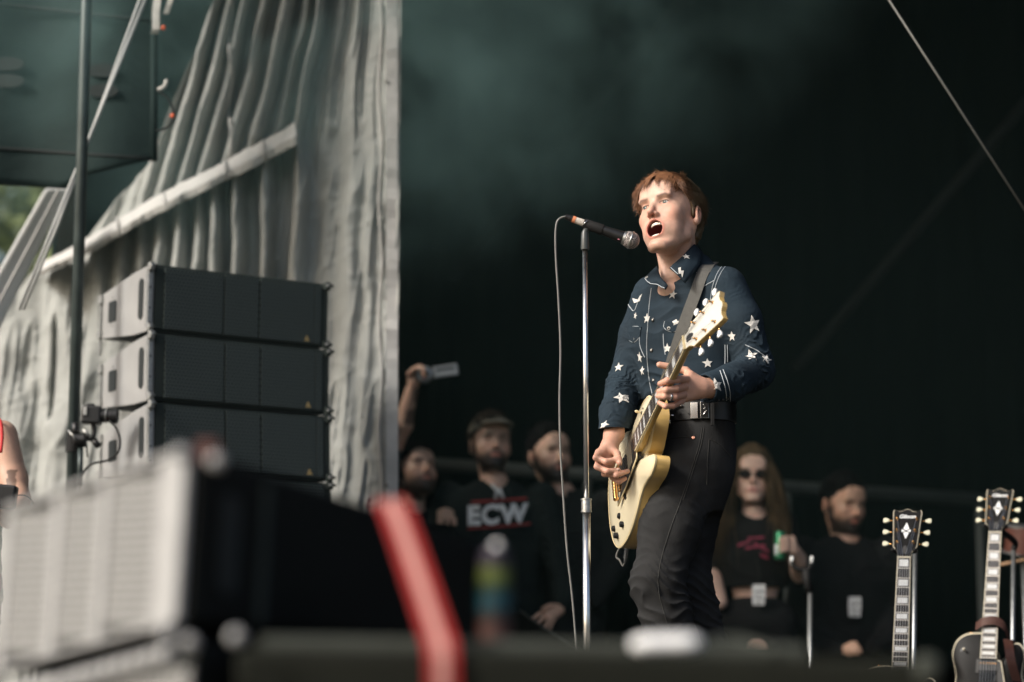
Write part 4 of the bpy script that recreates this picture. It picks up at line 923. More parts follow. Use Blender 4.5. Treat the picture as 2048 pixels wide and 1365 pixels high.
# ================================================================== electric guitars
OUTL = [(-.186, .0), (-.182, .06), (-.162, .115), (-.120, .155), (-.060, .170), (.0, .166), (.05, .146), (.09, .124), (.125, .114), (.16, .116), (.19, .120), (.22, .114), (.237, .097), (.232, .078), (.205, .060), (.180, .046), (.176, .032), (.20, .027),
        (.262, -.022), (.270, -.055), (.262, -.095), (.235, -.124), (.19, -.134), (.145, -.124), (.11, -.117), (.07, -.124), (.02, -.152), (-.04, -.170), (-.10, -.165), (-.148, -.128), (-.176, -.07)]
def make_guitar(name, label, frame, origin, mats, sc=1.0, full=True, body=True, group=None):
    u_, w_, n_ = frame; o = arr(origin)
    G = lambda a, b, c: o + (u_ * a + w_ * b + n_ * c) * sc
    g = empty(name, G(-.186, 0, -.05), label, 'guitar', group)
    ol = [(p[0], p[1]) for p in crom([(a, b, 0) for a, b in OUTL], 4, True)]; N = len(ol); cx, cy = .02, 0.0
    if body:
        rings = [(1.0, -.078), (1.0, -.036), (.985, -.0315), (.96, -.030), (.88, -.025), (.72, -.019), (.5, -.0165), (.25, -.016)]; V = []
        bk = [(.96, -.080)] + rings
        for s_, c in bk:
            for a, b in ol: V.append(G(cx + (a - cx) * s_, cy + (b - cy) * s_, c))
        F = [(r * N + i, r * N + (i + 1) % N, (r + 1) * N + (i + 1) % N, (r + 1) * N + i) for r in range(len(bk) - 1) for i in range(N)]
        F += [tuple(range(N)), tuple((len(bk) - 1) * N + i for i in range(N))]
        bd = mk('guitar_body', V, F, mats['body'], g, auto=35)
        mb = MB(); ring = [G(cx + (a - cx) * 1.0, cy + (b - cy) * 1.0, -.0345) for a, b in ol]; V = []
        for a, b in ol:
            for s_, c in ((1.004, -.0385), (1.006, -.0335), (.984, -.0305), (.984, -.0345)): V.append(G(cx + (a - cx) * s_, cy + (b - cy) * s_, c))
        F = [(i * 4 + q, i * 4 + (q + 1) % 4, ((i + 1) % N) * 4 + (q + 1) % 4, ((i + 1) % N) * 4 + q) for i in range(N) for q in range(4)]
        mk('binding', V, F, mats['binding'], bd, auto=30)
        # pickguard on the treble side, on a bracket
        mb = MB(); poly = [(.170, .030), (.165, .044), (.06, .066), (-.028, .076), (.02, .040), (.045, .035), (.075, .035), (.09, .036)]
        mb.prism(poly, -.009, -.006, o, u_ * sc, w_ * sc, n_ * sc); pg = mb.build('pickguard', mats['guard'], g)
        mb = MB(); pl = [G(a * .995, b, -.0072) for a, b in poly[:4]]; mb.tube(pl, .0022 * sc, 6); mb.build('guard_edge', mats['binding'], pg, smooth=True)
        mb = MB(); mb.hexa([G(*q) for q in ((.012, .066, -.012), (.012, .114, -.034), (.024, .114, -.034), (.024, .066, -.012), (.012, .066, -.009), (.012, .116, -.031), (.024, .116, -.031), (.024, .066, -.009))]); mb.build('guard_bracket', mats['plastic'], pg)
        for ca in (.148, .035):                              # pickups
            mb = MB(); mb.hexa([G(ca + sa * .019, sb * .035, c) for c in (-.018, -.005) for sa, sb in ((-1, -1), (1, -1), (1, 1), (-1, 1))]); pk = bevel(mb.build('pickup', mats['pickup'], g), .002)
            mb = MB(); mb.hexa([G(ca + sa * .024, sb * .044, c) for c in (-.0195, -.012) for sa, sb in ((-1, -1), (1, -1), (1, 1), (-1, 1))]); mb.build('pickup_ring', mats['plastic'], pk)
            for k in range(6):
                p = G(ca + .009, (k - 2.5) * .0104, -.0055); mb = MB(); mb.lathe(p, p + n_, [(0, .0024), (.0014, .0024)], 8); mb.build('pole_screw', mats['metal'], pk)
        mb = MB(); mb.hexa([G(sa * .007, sb * .043, c) for c in (-.014, -.002) for sa, sb in ((-1, -1), (1, -1), (1, 1), (-1, 1))]); br = bevel(mb.build('bridge', mats['metal'], g), .002)
        for k in range(6):
            mb = MB(); mb.hexa([G(.001 * k - .003 + sa * .004, (k - 2.5) * .0104 + sb * .0035, c) for c in (-.003, .0005) for sa, sb in ((-1, -1), (1, -1), (1, 1), (-1, 1))]); mb.build('saddle', mats['metal'], br)
        for sb in (-1, 1):
            for a_, nm in ((0, 'bridge_post'), (-.042, 'tail_stud')):
                p = G(a_, sb * .041, -.018); mb = MB(); mb.lathe(p, p + n_, [(0, .006), (.014, .006), (.016, .0045)], 12); mb.build(nm, mats['metal'], br, smooth=True)
        mb = MB(); mb.hexa([G(-.042 + sa * .009, sb * .046, c) for c in (-.012, -.001) for sa, sb in ((-1, -1), (1, -1), (1, 1), (-1, 1))]); bevel(mb.build('tailpiece', mats['metal'], g), .004, 3)
        for a_, b_ in ((-.052, .093), (-.040, .130), (-.112, .096), (-.100, .128)):
            p = G(a_, b_, -.028); mb = MB(); mb.lathe(p, p + n_, [(0, .0125), (.002, .0125), (.003, .0105), (.015, .0088), (.0165, .008), (.0165, .001)], 20); kn = mb.build('knob', mats['plastic'], g, auto=35)
            q = p + n_ * .0168; mb = MB(); mb.lathe(q, q + n_, [(0, .0072), (.0006, .0070), (.0006, .0002)], 16); mb.build('knob_cap', mats['cap'], kn)
            mb = MB(); t_ = unit(w_ + u_ * .4); mb.tube([p + t_ * .006 + n_ * .002, p + t_ * .017 + n_ * .003], .0009, 5); mb.build('pointer', mats['metal'], kn)
        p = G(.200, -.088, -.026); mb = MB(); mb.lathe(p, p + n_, [(0, .0165), (.0025, .0165), (.003, .015), (.003, .006), (.006, .005)], 24); tr = mb.build('toggle_ring', mats['plastic'], g, auto=40)
        mb = MB(); d_ = unit(n_ + u_ * .25); mb.lathe(p + n_ * .004, p + n_ * .004 + d_, [(0, .002), (.010, .0022), (.013, .0042), (.020, .0045), (.0235, .002)], 12); mb.build('toggle_tip', mats['binding'], tr, smooth=True)
        p = G(.262, -.075, -.055); mb = MB(); mb.lathe(p, p + u_, [(0, .006), (.006, .004), (.012, .007), (.015, .006)], 12); mb.build('strap_button', mats['metal'], g, smooth=True)
    # neck
    V = []; prof = 9; a0, a1 = .165, .632; st = 12
    for k in range(st + 1):
        a = a0 + (a1 - a0) * k / st; hw = np.interp(a, (.17, .628), (.0285, .0215)); dep = np.interp(a, (.165, .25, .628), (.030, .0215, .0195))
        for j in range(prof):
            th = math.pi * j / (prof - 1); V.append(G(a, hw * math.cos(th), -.006 - dep * math.sin(th) ** .8))
    F = [(k * prof + j, k * prof + j + 1, (k + 1) * prof + j + 1, (k + 1) * prof + j) for k in range(st) for j in range(prof - 1)] + [(k * prof, (k + 1) * prof, (k + 1) * prof + prof - 1, k * prof + prof - 1) for k in range(st)]
    F += [tuple(range(prof)), tuple(st * prof + j for j in range(prof))]
    nk = mk('neck', V, F, mats['neck'], g, auto=40)
    fa0 = .628 * 2 ** (-22.4 / 12); mb = MB(); hw = lambda a: np.interp(a, (.17, .628), (.0282, .0215))
    mb.hexa([G(fa0, -hw(fa0), -.006), G(.628, -hw(.628), -.006), G(.628, hw(.628), -.006), G(fa0, hw(fa0), -.006), G(fa0, -hw(fa0), 0), G(.628, -hw(.628), 0), G(.628, hw(.628), 0), G(fa0, hw(fa0), 0)]); fb = mb.build('fretboard', mats['board'], g)
    for sb in (-1, 1):
        mb = MB(); mb.hexa([G(fa0, sb * (hw(fa0) - .0022), -.0062), G(.628, sb * (hw(.628) - .0022), -.0062), G(.628, sb * (hw(.628) + .0006), -.0062), G(fa0, sb * (hw(fa0) + .0006), -.0062), G(fa0, sb * (hw(fa0) - .0022), .0004), G(.628, sb * (hw(.628) - .0022), .0004), G(.628, sb * (hw(.628) + .0006), .0004), G(fa0, sb * (hw(fa0) + .0006), .0004)]); mb.build('board_binding', mats['binding'], fb)
    fr = lambda k: .628 * 2 ** (-k / 12)
    for k in range(1, 23):
        a = fr(k); mb = MB(); mb.hexa([G(a + sa * .0013, sb * (hw(a) - .001), c) for c in (0, .0014) for sa, sb in ((-1, -1), (1, -1), (1, 1), (-1, 1))]); mb.build('fret', mats['fret'], fb)
    for k in (1, 3, 5, 7, 9, 12, 15, 17, 19, 21):
        a, b = fr(k - 1), fr(k); m_ = (a + b) / 2; hl = (a - b) * .33; mb = MB(); mb.hexa([G(m_ + sa * hl, sb * (hw(m_) - .007), c) for c in (-.001, .0008) for sa, sb in ((-1, -1), (1, -1), (1, 1), (-1, 1))]); mb.build('block_inlay', mats['inlay'], fb)
    mb = MB(); mb.hexa([G(.630 + sa * .0025, sb * .0222, c) for c in (-.004, .002) for sa, sb in ((-1, -1), (1, -1), (1, 1), (-1, 1))]); mb.build('nut', mats['binding'], nk)
    # headstock, tipped back
    tl = R(15); hu = u_ * math.cos(tl) - n_ * math.sin(tl); hn = n_ * math.cos(tl) + u_ * math.sin(tl); ho = G(.633, 0, -.004)
    half = [(.0, .0225), (.016, .024), (.030, .034), (.036, .0395), (.10, .0435), (.168, .0480), (.176, .045), (.170, .030), (.171, .018), (.178, .008), (.180, 0)]
    hp = half + [(a, -b) for a, b in reversed(half[:-1])]
    mb = MB(); mb.prism(hp, -.015, -.001, ho, hu * sc, w_ * sc, hn * sc); hs = mb.build('headstock', mats['hback'], g)
    mb = MB(); mb.prism([(a * .988 + .001, b * .955) for a, b in hp], -.002, .0006, ho, hu * sc, w_ * sc, hn * sc); fc = mb.build('head_face', mats['hface'], hs)
    mb = MB(); mb.prism(hp, -.0012, .0, ho, hu * sc, w_ * sc, hn * sc); mb.build('head_binding', mats['binding'], hs)
    H = lambda a, b, c=.0007: ho + (hu * a + w_ * b + hn * c) * sc
    # truss-rod cover, split-diamond inlay, maker's mark
    mb = MB(); mb.prism([(.008, -.006), (.012, -.010), (.026, -.011), (.038, -.004), (.041, 0), (.038, .004), (.026, .011), (.012, .010), (.008, .006)], .0007, .0022, ho, hu * sc, w_ * sc, hn * sc); mb.build('truss_cover', mats['guard'], fc)
    if mats['logo']:
        for poly in ([(.066, 0), (.090, .010), (.092, 0)], [(.066, 0), (.090, -.010), (.092, 0)], [(.128, 0), (.104, .010), (.098, 0)], [(.128, 0), (.104, -.010), (.098, 0)], [(.095, .002), (.102, .015), (.092, .015)], [(.095, -.002), (.102, -.015), (.092, -.015)]):
            mb = MB(); mb.prism(poly, .0005, .0014, ho, hu * sc, w_ * sc, hn * sc); mb.build('diamond_inlay', mats['inlay'], fc)
        cu = bpy.data.curves.new('t', 'FONT'); cu.body = 'Gibson'; cu.size = .019; cu.shear = .3; cu.align_x = 'CENTER'; cu.align_y = 'CENTER'; cu.extrude = .0004; cu.offset = .0004
        to = bpy.data.objects.new('t', cu); COL.objects.link(to); dg = bpy.context.evaluated_depsgraph_get(); me = bpy.data.meshes.new_from_object(to.evaluated_get(dg)); bpy.data.objects.remove(to)
        vv = np.array([v.co[:] for v in me.vertices]); fx = [list(p.vertices) for p in me.polygons]
        mk('maker_mark', [H(.150 + y, x, .0012 + z) for x, y, z in vv], fx, mats['inlay'], fc, recalc=False); bpy.data.meshes.remove(me)
    for sb in (-1, 1):
        for k, a in enumerate((.052, .096, .140)):
            b = sb * (.027 + .003 * k); p = H(a, b, 0); mb = MB(); mb.lathe(p, p + hn, [(0, .0052), (.0016, .0052), (.002, .003), (.012, .0028), (.0135, .002)], 12); tn = mb.build('tuner_post', mats['metal'], hs, smooth=True)
            q0 = H(a, sb * (.040 + .002 * k), -.010); q1 = H(a, sb * (.056 + .002 * k), -.010); mb = MB(); mb.tube([q0, q1], .0024, 6); tn2 = mb.build('tuner_shaft', mats['metal'], hs, smooth=True)
            mb = MB(); mb.prism([(-.0035, 0), (-.0095, .012), (-.0085, .020), (0, .022), (.0085, .020), (.0095, .012), (.0035, 0)], -.0038, .0038, H(a, sb * (.055 + .002 * k), -.010), hu * sc, w_ * sb * sc, hn * sc); bevel(mb.build('tuner_button', mats['tuner'], hs), .0022, 2)
    for k in range(6):
        b0 = (k - 2.5) * .0104; b1 = (k - 2.5) * .0071; side = -1 if k < 3 else 1; idx = (0, 1, 2)[k if k < 3 else 5 - k]; mb = MB()
        mb.tube([G(-.045, b0, .0005), G(0, b0, .0022), G(.630, b1, .0025), H((.052, .096, .140)[idx], side * (.026 + .003 * idx), .006)], .00062 if k > 2 else .0008, 4); mb.build('string', mats['string'], g)
    return g, G
M_ivory = mat('aged_white_lacquer', (.66, .585, .41), .22, coat=.6, noise=.05, nscale=9)
M_cream = mat('cream_binding', (.72, .60, .36), .35, noise=.08, nscale=40)
M_honey = mat('shaded_honey_lacquer', (.62, .42, .15), .2, coat=.6, noise=.08, nscale=10)  # honey copy of the white lacquer, carrying the shade of its sides
M_ebony = mat('ebony', (.035, .030, .028), .5, noise=.3, nscale=50, stretch=(1, 1, .1))
M_mop = mat('mother_of_pearl', (.80, .82, .82), .2, coat=.4, noise=.10, nscale=90)
M_fret = mat('nickel_fret', (.60, .57, .52), .3, metal=1)
M_string = mat('steel_string', (.62, .60, .56), .3, metal=1)
M_hmaple = mat('amber_wood', (.36, .20, .07), .35, coat=.3, noise=.2, nscale=20)
M_blacklac = mat('black_lacquer', (.005, .005, .005), .45, spec=.12)
gm = dict(body=M_ivory, binding=M_cream, guard=M_black, pickup=M_black, plastic=M_black, metal=M_gold, cap=M_snap, neck=M_honey, board=M_ebony, inlay=M_mop, fret=M_fret, string=M_string, hback=M_honey, hface=mat('white_face', (.60, .585, .53), .3, coat=.3, noise=.06, nscale=30), tuner=M_mop, logo=False)
gu = unit((.2506, -.8384, .4841)); gn0 = arr((-.967, -.2406, .084)); gn = unit(gn0 - gu * np.dot(gn0, gu)); gw = np.cross(gu, gn)
GO = S(1233, 957, .02)
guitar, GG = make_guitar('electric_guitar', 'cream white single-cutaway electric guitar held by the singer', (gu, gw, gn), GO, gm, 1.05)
# the body sides turn honey: their golden shade is put into the colour
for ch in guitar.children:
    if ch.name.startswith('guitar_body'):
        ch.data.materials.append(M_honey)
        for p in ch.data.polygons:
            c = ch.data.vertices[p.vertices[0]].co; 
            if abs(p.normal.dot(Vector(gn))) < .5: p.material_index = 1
# cord plug in the lower rim and its cable
pj = GG(-.125, .150, -.055); dj = unit(gw * .8 - gu * .6); mb = MB(); mb.lathe(pj - dj * .01, pj + dj, [(0, .009), (.012, .009), (.013, .0065), (.040, .0065), (.042, .0045), (.055, .004)], 14); mb.build('jack_plug', M_chrome, guitar, smooth=True)
mb = MB(); q = pj + dj * .045; mb.tube(crom([q, q + dj * .006 + arr((-.004, .01, -.002)), q + arr((-.014, .02, .010)), q + arr((-.020, .05, .035)), GG(-.14, .03, -.1), GG(-.05, -.02, -.1)], 6), .0032, 7); mb.build('cord', M_strap, guitar, smooth=True)
# strap over his left shoulder
sp = [(1426, 525, -.01), (1420, 528, -.045), (1414, 534, -.08), (1403, 552, -.135), (1390, 590, -.160), (1374, 632, -.172), (1359, 676, -.172), (1345, 720, -.168), (1331, 765, -.155), (1314, 800, -.13), (1299, 822, -.10)]
pts = []; nr = []
for q in crom(sp, 5):
    p = S(*q); h = hit(ST, q[0], q[1])
    if h and q[1] > 530 and abs(h[0][1] - p[1]) < .12: p = h[0] + ray(q[0], q[1]) * -.012
    pts.append(p)
pts = np.array(pts); 
for _ in range(3): pts[1:-1] = (pts[:-2] + pts[1:-1] * 2 + pts[2:]) / 4
ac = []
for i in range(len(pts)):
    t_ = unit(pts[min(i + 1, len(pts) - 1)] - pts[max(i - 1, 0)]); nn = unit(arr((-.25, -.92, .25)) if i > 12 else arr((-.1, -.55 - .03 * i, .8 - .04 * i))); a = unit(np.cross(t_, nn)); ac.append(a if a[0] > 0 else -a); nr.append(nn)
mb = MB(); mb.ribbon(pts, ac, .036, .0035, nr); mb.build('strap', M_strap, guitar)
h = None

# ================================================================== microphone, stand and cable
YM = Y0 - .16
Mp = lambda x, y: P(x, y, YM)
m0, m1 = Mp(1160, 444), Mp(1284, 489); ax = unit(m1 - m0)
def along(px): return m0 + ax * ((px - 1160) / (1284 - 1160) * np.linalg.norm(m1 - m0))
pxm = np.linalg.norm(m1 - m0) / 124.0
mic = empty('microphone', along(1180), 'black hand microphone with a worn metal grille in front of the singer', 'microphone')
mb = MB(); L = lambda a, b: (b - a) * pxm
mb.lathe(along(1168), m1, [(0, .0105), (.003, .0115), (L(1168, 1200), .0135), (L(1168, 1246), .0185), (L(1168, 1247), .0185)], 24); mb.build('handle', M_black, mic, auto=35)
M_mesh = perforated('mic_mesh', (.33, .29, .27), (.03, .025, .022), .0042, .4, (1, 2))
mb = MB(); g0 = along(1246); mb.lathe(g0, m1, [(0, .0205), (.006, .0215), (.0065, .0225)], 24); mb.build('grille_collar', M_worn, mic, auto=35)
def rot_to(v): return Vector((1, 0, 0)).rotation_difference(Vector(v)).to_matrix()
n = 14; prof = [(.0065, .0215), (.014, .0245)] + [(.0225, .0258), (.0265, .0258)] + [(.0265 + .0245 * math.sin(math.pi / 2 * k / 8), .0258 * math.cos(math.pi / 2 * k / 8) + .0002) for k in range(1, 9)]
mb = MB(); mb.lathe((0, 0, 0), (1, 0, 0), prof, 28); gr = mb.build('grille', M_mesh, mic, smooth=True, local=True); gr.location = Vector(g0) - mic.location; gr.rotation_euler = rot_to(ax).to_euler()
mb = MB(); mb.lathe(g0 + ax * .0215, g0 + ax, [(0, .0262), (.001, .0275), (.005, .0275), (.006, .0262)], 28); mb.build('grille_band', M_worn, mic, smooth=True)
M_tapew = mat('worn_white_tape', (.55, .50, .44), .8, noise=.3, nscale=120, bump=.4, bscale=200); M_tapeo = mat('orange_tape', (.62, .22, .10), .7, noise=.2)
mb = MB(); mb.lathe(along(1151), m1, [(0, .0098), (L(1151, 1168), .0108)], 18); mb.build('tape_wrap', M_tapew, mic, auto=35)
mb = MB(); mb.lathe(along(1145), m1, [(0, .0102), (L(1145, 1151), .0106)], 18); mb.build('orange_tape', M_tapeo, mic, auto=35)
mb = MB(); mb.lathe(along(1130), m1, [(0, .0045), (.002, .0085), (.012, .0088), (.013, .0100), (L(1130, 1145), .0100)], 18); mb.build('cable_plug', M_black, mic, auto=35)
mb = MB(); p = along(1237) + arr((0, -.012, -.0135)); mb.box(p, (.006, .003, .003)); mb.build('red_mark', mat('pink_mark', (.6, .2, .25), .5), mic)
cab = crom([along(1131), Mp(1122, 436), Mp(1114, 445), Mp(1111, 470), Mp(1112, 520), Mp(1117, 600), Mp(1121, 700), Mp(1119, 800), Mp(1121, 900), Mp(1127, 1000), Mp(1134, 1100), Mp(1145, 1200), Mp(1153, 1300), Mp(1160, 1420), P(1150, 1480, YM)], 6)
mb = MB(); mb.tube(cab, .0031, 8); tag(mb.build('microphone_cable', mat('grey_cable', (.16, .16, .15), .45, noise=.15), smooth=True), 'grey microphone cable hanging in a loop left of the stand', 'cable')
st = empty('microphone_stand', (Mp(1172, 1490)[0], YM, 0.0), 'straight chrome microphone stand left of the singer', 'stand')
X = Mp(1172, 900)[0]
zt = lambda py: P(1172, py, YM)[2]
M_clip = mat('grey_clip', (.05, .055, .052), .35, noise=.15)
mb = MB(); mb.lathe((X, YM, zt(500)), (X, YM, 9), [(0, .0125), (.004, .0128), (zt(468) - zt(500), .0112), (zt(462) - zt(500), .008)], 20); mb.build('clip_base', M_clip, st, auto=35)
cx_ = along(1186); mb = MB()
mb.lathe(along(1167), m1, [(0, .0135), (.002, .0150), (L(1167, 1205), .0168), (L(1167, 1206), .0150)], 20); mb.build('clip_cradle', M_rubber, st, auto=35)
mb = MB(); mb.tube([arr((X - .004, YM, zt(470))), along(1174) + arr((0, 0, -.012))], .009, 10); mb.build('clip_hinge', M_clip, st, smooth=True)
mb = MB(); mb.tube([along(1164) + arr((.001, -.015, -.012)), along(1172) + arr((.004, -.017, .008))], .0013, 6); mb.build('clip_wire', M_chrome, st, smooth=True)
mb = MB(); mb.tube([(X, YM, zt(1000)), (X, YM, zt(498))], .0078, 18); mb.build('upper_tube', M_chrome, st, smooth=True)
mb = MB(); mb.lathe((X, YM, zt(1026)), (X, YM, 9), [(0, .0135), (.002, .0165), (.004, .0165), (.005, .0150), (.036, .0145), (.037, .0165), (.041, .0165), (.043, .009)], 24); mb.build('clutch', M_worn, st, auto=35)
mb = MB(); mb.tube([(X, YM, .02), (X, YM, zt(1024))], .0118, 18); mb.build('lower_tube', M_chrome, st, smooth=True)
mb = MB(); mb.lathe((X, YM, 0), (X, YM, 9), [(0, .125), (.008, .127), (.016, .12), (.024, .05), (.03, .016)], 32); mb.build('round_base', M_black, st, auto=35)
import re,sys
def sub(fn, pairs):
    s=open(fn).read()
    for a,b in pairs:
        if s.count(a)<1: print('MISSING',fn,a[:60]); continue
        s=s.replace(a,b)
    open(fn,'w').write(s)

# ================================================================== loudspeakers
M_cabside = mat('grey_cabinet_paint', (.29, .29, .285), .6, noise=.14, nscale=7, bump=.2, bscale=140)
M_grille = perforated('dark_grille', (.056, .072, .066), (.006, .010, .009), .0150, .45, (0, 2))
M_cabfront = mat('dark_cabinet', (.032, .041, .038), .65, spec=.2, noise=.15, nscale=9)
M_hole = mat('handle_recess', (.010, .014, .014), .7)
M_rig = mat('rigging_steel', (.40, .40, .38), .45, metal=.8, noise=.3, nscale=60)
M_badge = mat('gold_badge', (.55, .38, .16), .4, metal=.6)
CW, CH, CD = .715, .248, .43
def make_cab():
    r = empty('line_array_speaker', (0, 0, 0))
    zt, zb = CH - .055, .022
    prof = [(0, 0), (CD * .35, 0), (CD, zb), (CD, zt), (CD * .35, CH - .012), (0, CH)]
    mb = MB(); mb.prism([(y + .012, z) for y, z in prof], .012, CW - .012, (0, 0, 0), (0, 1, 0), (0, 0, 1), (1, 0, 0)); bevel(mb.build('enclosure', M_cabfront, r, local=True), .004)
    for k, x in enumerate((0, CW - .0125)):
        mb = MB(); mb.prism([(y + .004, z * .99 + .002) for y, z in prof], x, x + .0125, (0, 0, 0), (0, 1, 0), (0, 0, 1), (1, 0, 0)); sp_ = bevel(mb.build('side_panel', M_cabside if k == 0 else M_cabfront, r, local=True), .003)
        xo = -.0015 if k == 0 else CW + .0015
        pill = [(.085 + .021 * math.cos(t_), .128 + (.055 if math.sin(t_) > 0 else -.055) + .021 * math.sin(t_)) for t_ in [2 * math.pi * j / 20 for j in range(20)]]
        mb = MB(); mb.prism(pill, -.0015, .003, (xo, 0, 0), (0, 1, 0), (0, 0, 1), (1, 0, 0)); mb.build('handle_slot', M_hole, sp_, local=True)
        mb = MB(); mb.prism([(.305, .082), (.312, .076), (.368, .076), (.374, .082), (.374, .148), (.368, .155), (.312, .155), (.305, .148)], -.0015, .003, (xo, 0, 0), (0, 1, 0), (0, 0, 1), (1, 0, 0)); mb.build('socket_recess', M_hole, sp_, local=True)
        for yy, zz in ((.340, .168), (.340, .062), (.03, .05), (.03, .20), (.45, .10)):
            mb = MB(); mb.lathe((xo, yy, zz), (xo - 1 if k == 0 else xo + 1, yy, zz), [(0, .004), (.002, .004), (.0025, .002)], 8); mb.build('screw', M_rig, sp_, local=True)
    for a, b in ((.016, .052), (.052, .29), (.294, .436), (.440, .668), (.668, CW - .016)):
        flat = a < .02 or b > .7; mb = MB(); mb.hexa([(a + .0006, -.001 if not flat else .004, .012), (b - .0006, -.001 if not flat else .004, .012), (b - .0015, .02, .012), (a + .0015, .02, .012), (a + .0006, -.001 if not flat else .004, CH - .012), (b - .0006, -.001 if not flat else .004, CH - .012), (b - .0015, .02, CH - .012), (a + .0015, .02, CH - .012)])
        bevel(mb.build('grille_panel' if not flat else 'front_post', M_grille if not flat else M_cabfront, r, local=True), .002)
    mb = MB(); mb.prism([(.628, .020), (.650, .020), (.637, .042)], -.004, -.001, (0, 0, 0), (1, 0, 0), (0, 0, 1), (0, 1, 0)); mb.build('badge', M_badge, r, local=True)
    for x in (-.004, CW + .004):
        mb = MB(); mb.box((x, .012, CH / 2), (.014, .022, CH * .86)); st_ = mb.build('rigging_strip', M_rig if x < 0 else M_cabfront, r, local=True)
        for zz in (.03, .085, .16, .215): mb = MB(); mb.lathe((x, -.0, zz), (x, -1, zz), [(0, .0035), (.003, .003)], 8); mb.build('pin', M_hole, st_, local=True)
        for zz in (.012, CH - .012):
            mb = MB(); mb.box((x, -.004, zz), (.022, .022, .030)); bevel(mb.build('corner_link', M_rig if x < 0 else M_cabfront, r, local=True), .004)
            mb = MB(); mb.lathe((x - .006, -.02, zz), (x - .006, -1, zz), [(0, .006), (.005, .006), (.007, .003)], 10); mb.build('link_pin', M_rig, r, local=True)
            mb = MB(); mb.lathe((x + .010, -.02, zz), (x + .010, -1, zz), [(0, .006), (.006, .006), (.008, .003)], 10); mb.build('link_pin', M_hole, r, local=True)
    for zz in (zb + .02, zt - .02):
        mb = MB(); mb.box((.0, CD + .012, zz), (.022, .03, .03)); mb.build('rear_link', M_rig, r, local=True)
    mb = MB(); mb.tube([(.0, CD + .018, zb - .06), (.0, CD + .018, zt)], .006, 6); mb.build('rear_bar', M_rig, r, local=True)
    return r
proto = make_cab(); ANG = R(33)
LBL = ['topmost dark grilled loudspeaker of the stack beside the curtain', 'second dark grilled loudspeaker from the top of the stack', 'third dark grilled loudspeaker from the top, behind the clamped camera', 'lowest loudspeaker of the stack, half hidden by the blurred one in front']
base = P(300, 662, 8.6)
for k in range(4):
    o = proto if k == 0 else copy_tree(proto); z = base[2] - k * (CH + .005)
    o.location = (base[0] + .010 * k, base[1] - .010 * k, z); o.rotation_euler = (R(1.0 - 1.6 * k), 0, ANG)
    tag(o, LBL[k], 'loudspeaker', 'stacked line array loudspeakers')
zsub = base[2] - 3 * (CH + .005) - .02; hsub = (zsub - DECK) / 2
for k in range(2):
    s = empty('subwoofer', (0, 0, 0), ('upper' if k else 'lower') + ' black subwoofer box under the line array stack', 'loudspeaker', 'subwoofers under the stack')
    mb = MB(); mb.box((CW / 2, .30, hsub / 2), (CW, .6, hsub - .006)); bevel(mb.build('enclosure', M_cabfront, s, local=True), .01)
    mb = MB(); mb.box((CW / 2, -.006, hsub / 2), (CW - .05, .012, hsub - .06)); mb.build('grille', M_grille, s, local=True)
    s.location = (base[0] + .03, base[1] - .03, DECK + k * hsub + .001); s.rotation_euler = (0, 0, ANG)

# ---------------------------------------------------------------- the blurred loudspeaker in front
M_fgrille = perforated('sunlit_grille', (.31, .31, .30), (.04, .04, .038), .0130, .5, (0, 2))  # black grille coloured pale for the sun it faces
M_fbar = mat('sunlit_bar', (.36, .36, .355), .5, noise=.12)  # grille frames, sunlight likewise put into the colour
M_fblack = mat('black_cabinet_side', (.009, .010, .009), .7, spec=.12, noise=.2, nscale=6)
A, A2 = P(398, 893, 3.0), P(374, 1250, 3.0); B_, B2 = P(26, 1014, 3.32), P(2, 1352, 3.32); C_, C2 = P(968, 1084, 3.6), P(938, 1288, 3.6)
D_, D2 = B_ + C_ - A, B2 + C2 - A2
fs = empty('front_fill_speaker', (A2 + D2) / 2, 'big blurred loudspeaker in the foreground with a grille painted sun-pale and a black side', 'loudspeaker')
mb = MB(); mb.hexa([A2, C2, D2, B2, A, C_, D_, B_]); bevel(mb.build('enclosure', M_fblack, fs), .012)
# grille plane basis
gx = unit(B_ - A); gz = unit(A - A2); gnm = unit(np.cross(gx, gz)); gnm = gnm if gnm[0] < 0 else -gnm
def GP(s_, t_, off=0.0): return (A * (1 - s_) + B_ * s_) * t_ + (A2 * (1 - s_) + B2 * s_) * (1 - t_) + gnm * off
def slab(s0, s1, t0, t1, o0, o1): 
    mb = MB(); mb.hexa([GP(s0, t0, o0), GP(s1, t0, o0), GP(s1, t1, o0), GP(s0, t1, o0), GP(s0, t0, o1), GP(s1, t0, o1), GP(s1, t1, o1), GP(s0, t1, o1)]); return mb
Lg = np.linalg.norm(B_ - A); Hg = np.linalg.norm(A - A2)
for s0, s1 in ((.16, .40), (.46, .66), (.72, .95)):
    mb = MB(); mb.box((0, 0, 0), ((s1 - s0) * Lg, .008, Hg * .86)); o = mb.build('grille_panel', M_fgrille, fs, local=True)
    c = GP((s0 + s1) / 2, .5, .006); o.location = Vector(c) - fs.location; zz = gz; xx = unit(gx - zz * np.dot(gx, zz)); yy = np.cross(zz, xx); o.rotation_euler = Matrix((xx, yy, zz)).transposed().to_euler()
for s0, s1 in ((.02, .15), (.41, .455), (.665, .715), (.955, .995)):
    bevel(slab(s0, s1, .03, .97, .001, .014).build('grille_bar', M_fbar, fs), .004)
bevel(slab(.02, .99, .955, .995, .0, .018).build('top_rail', M_fbar, fs), .004); bevel(slab(.02, .99, .01, .045, .0, .018).build('bottom_rail', M_fbar, fs), .004)
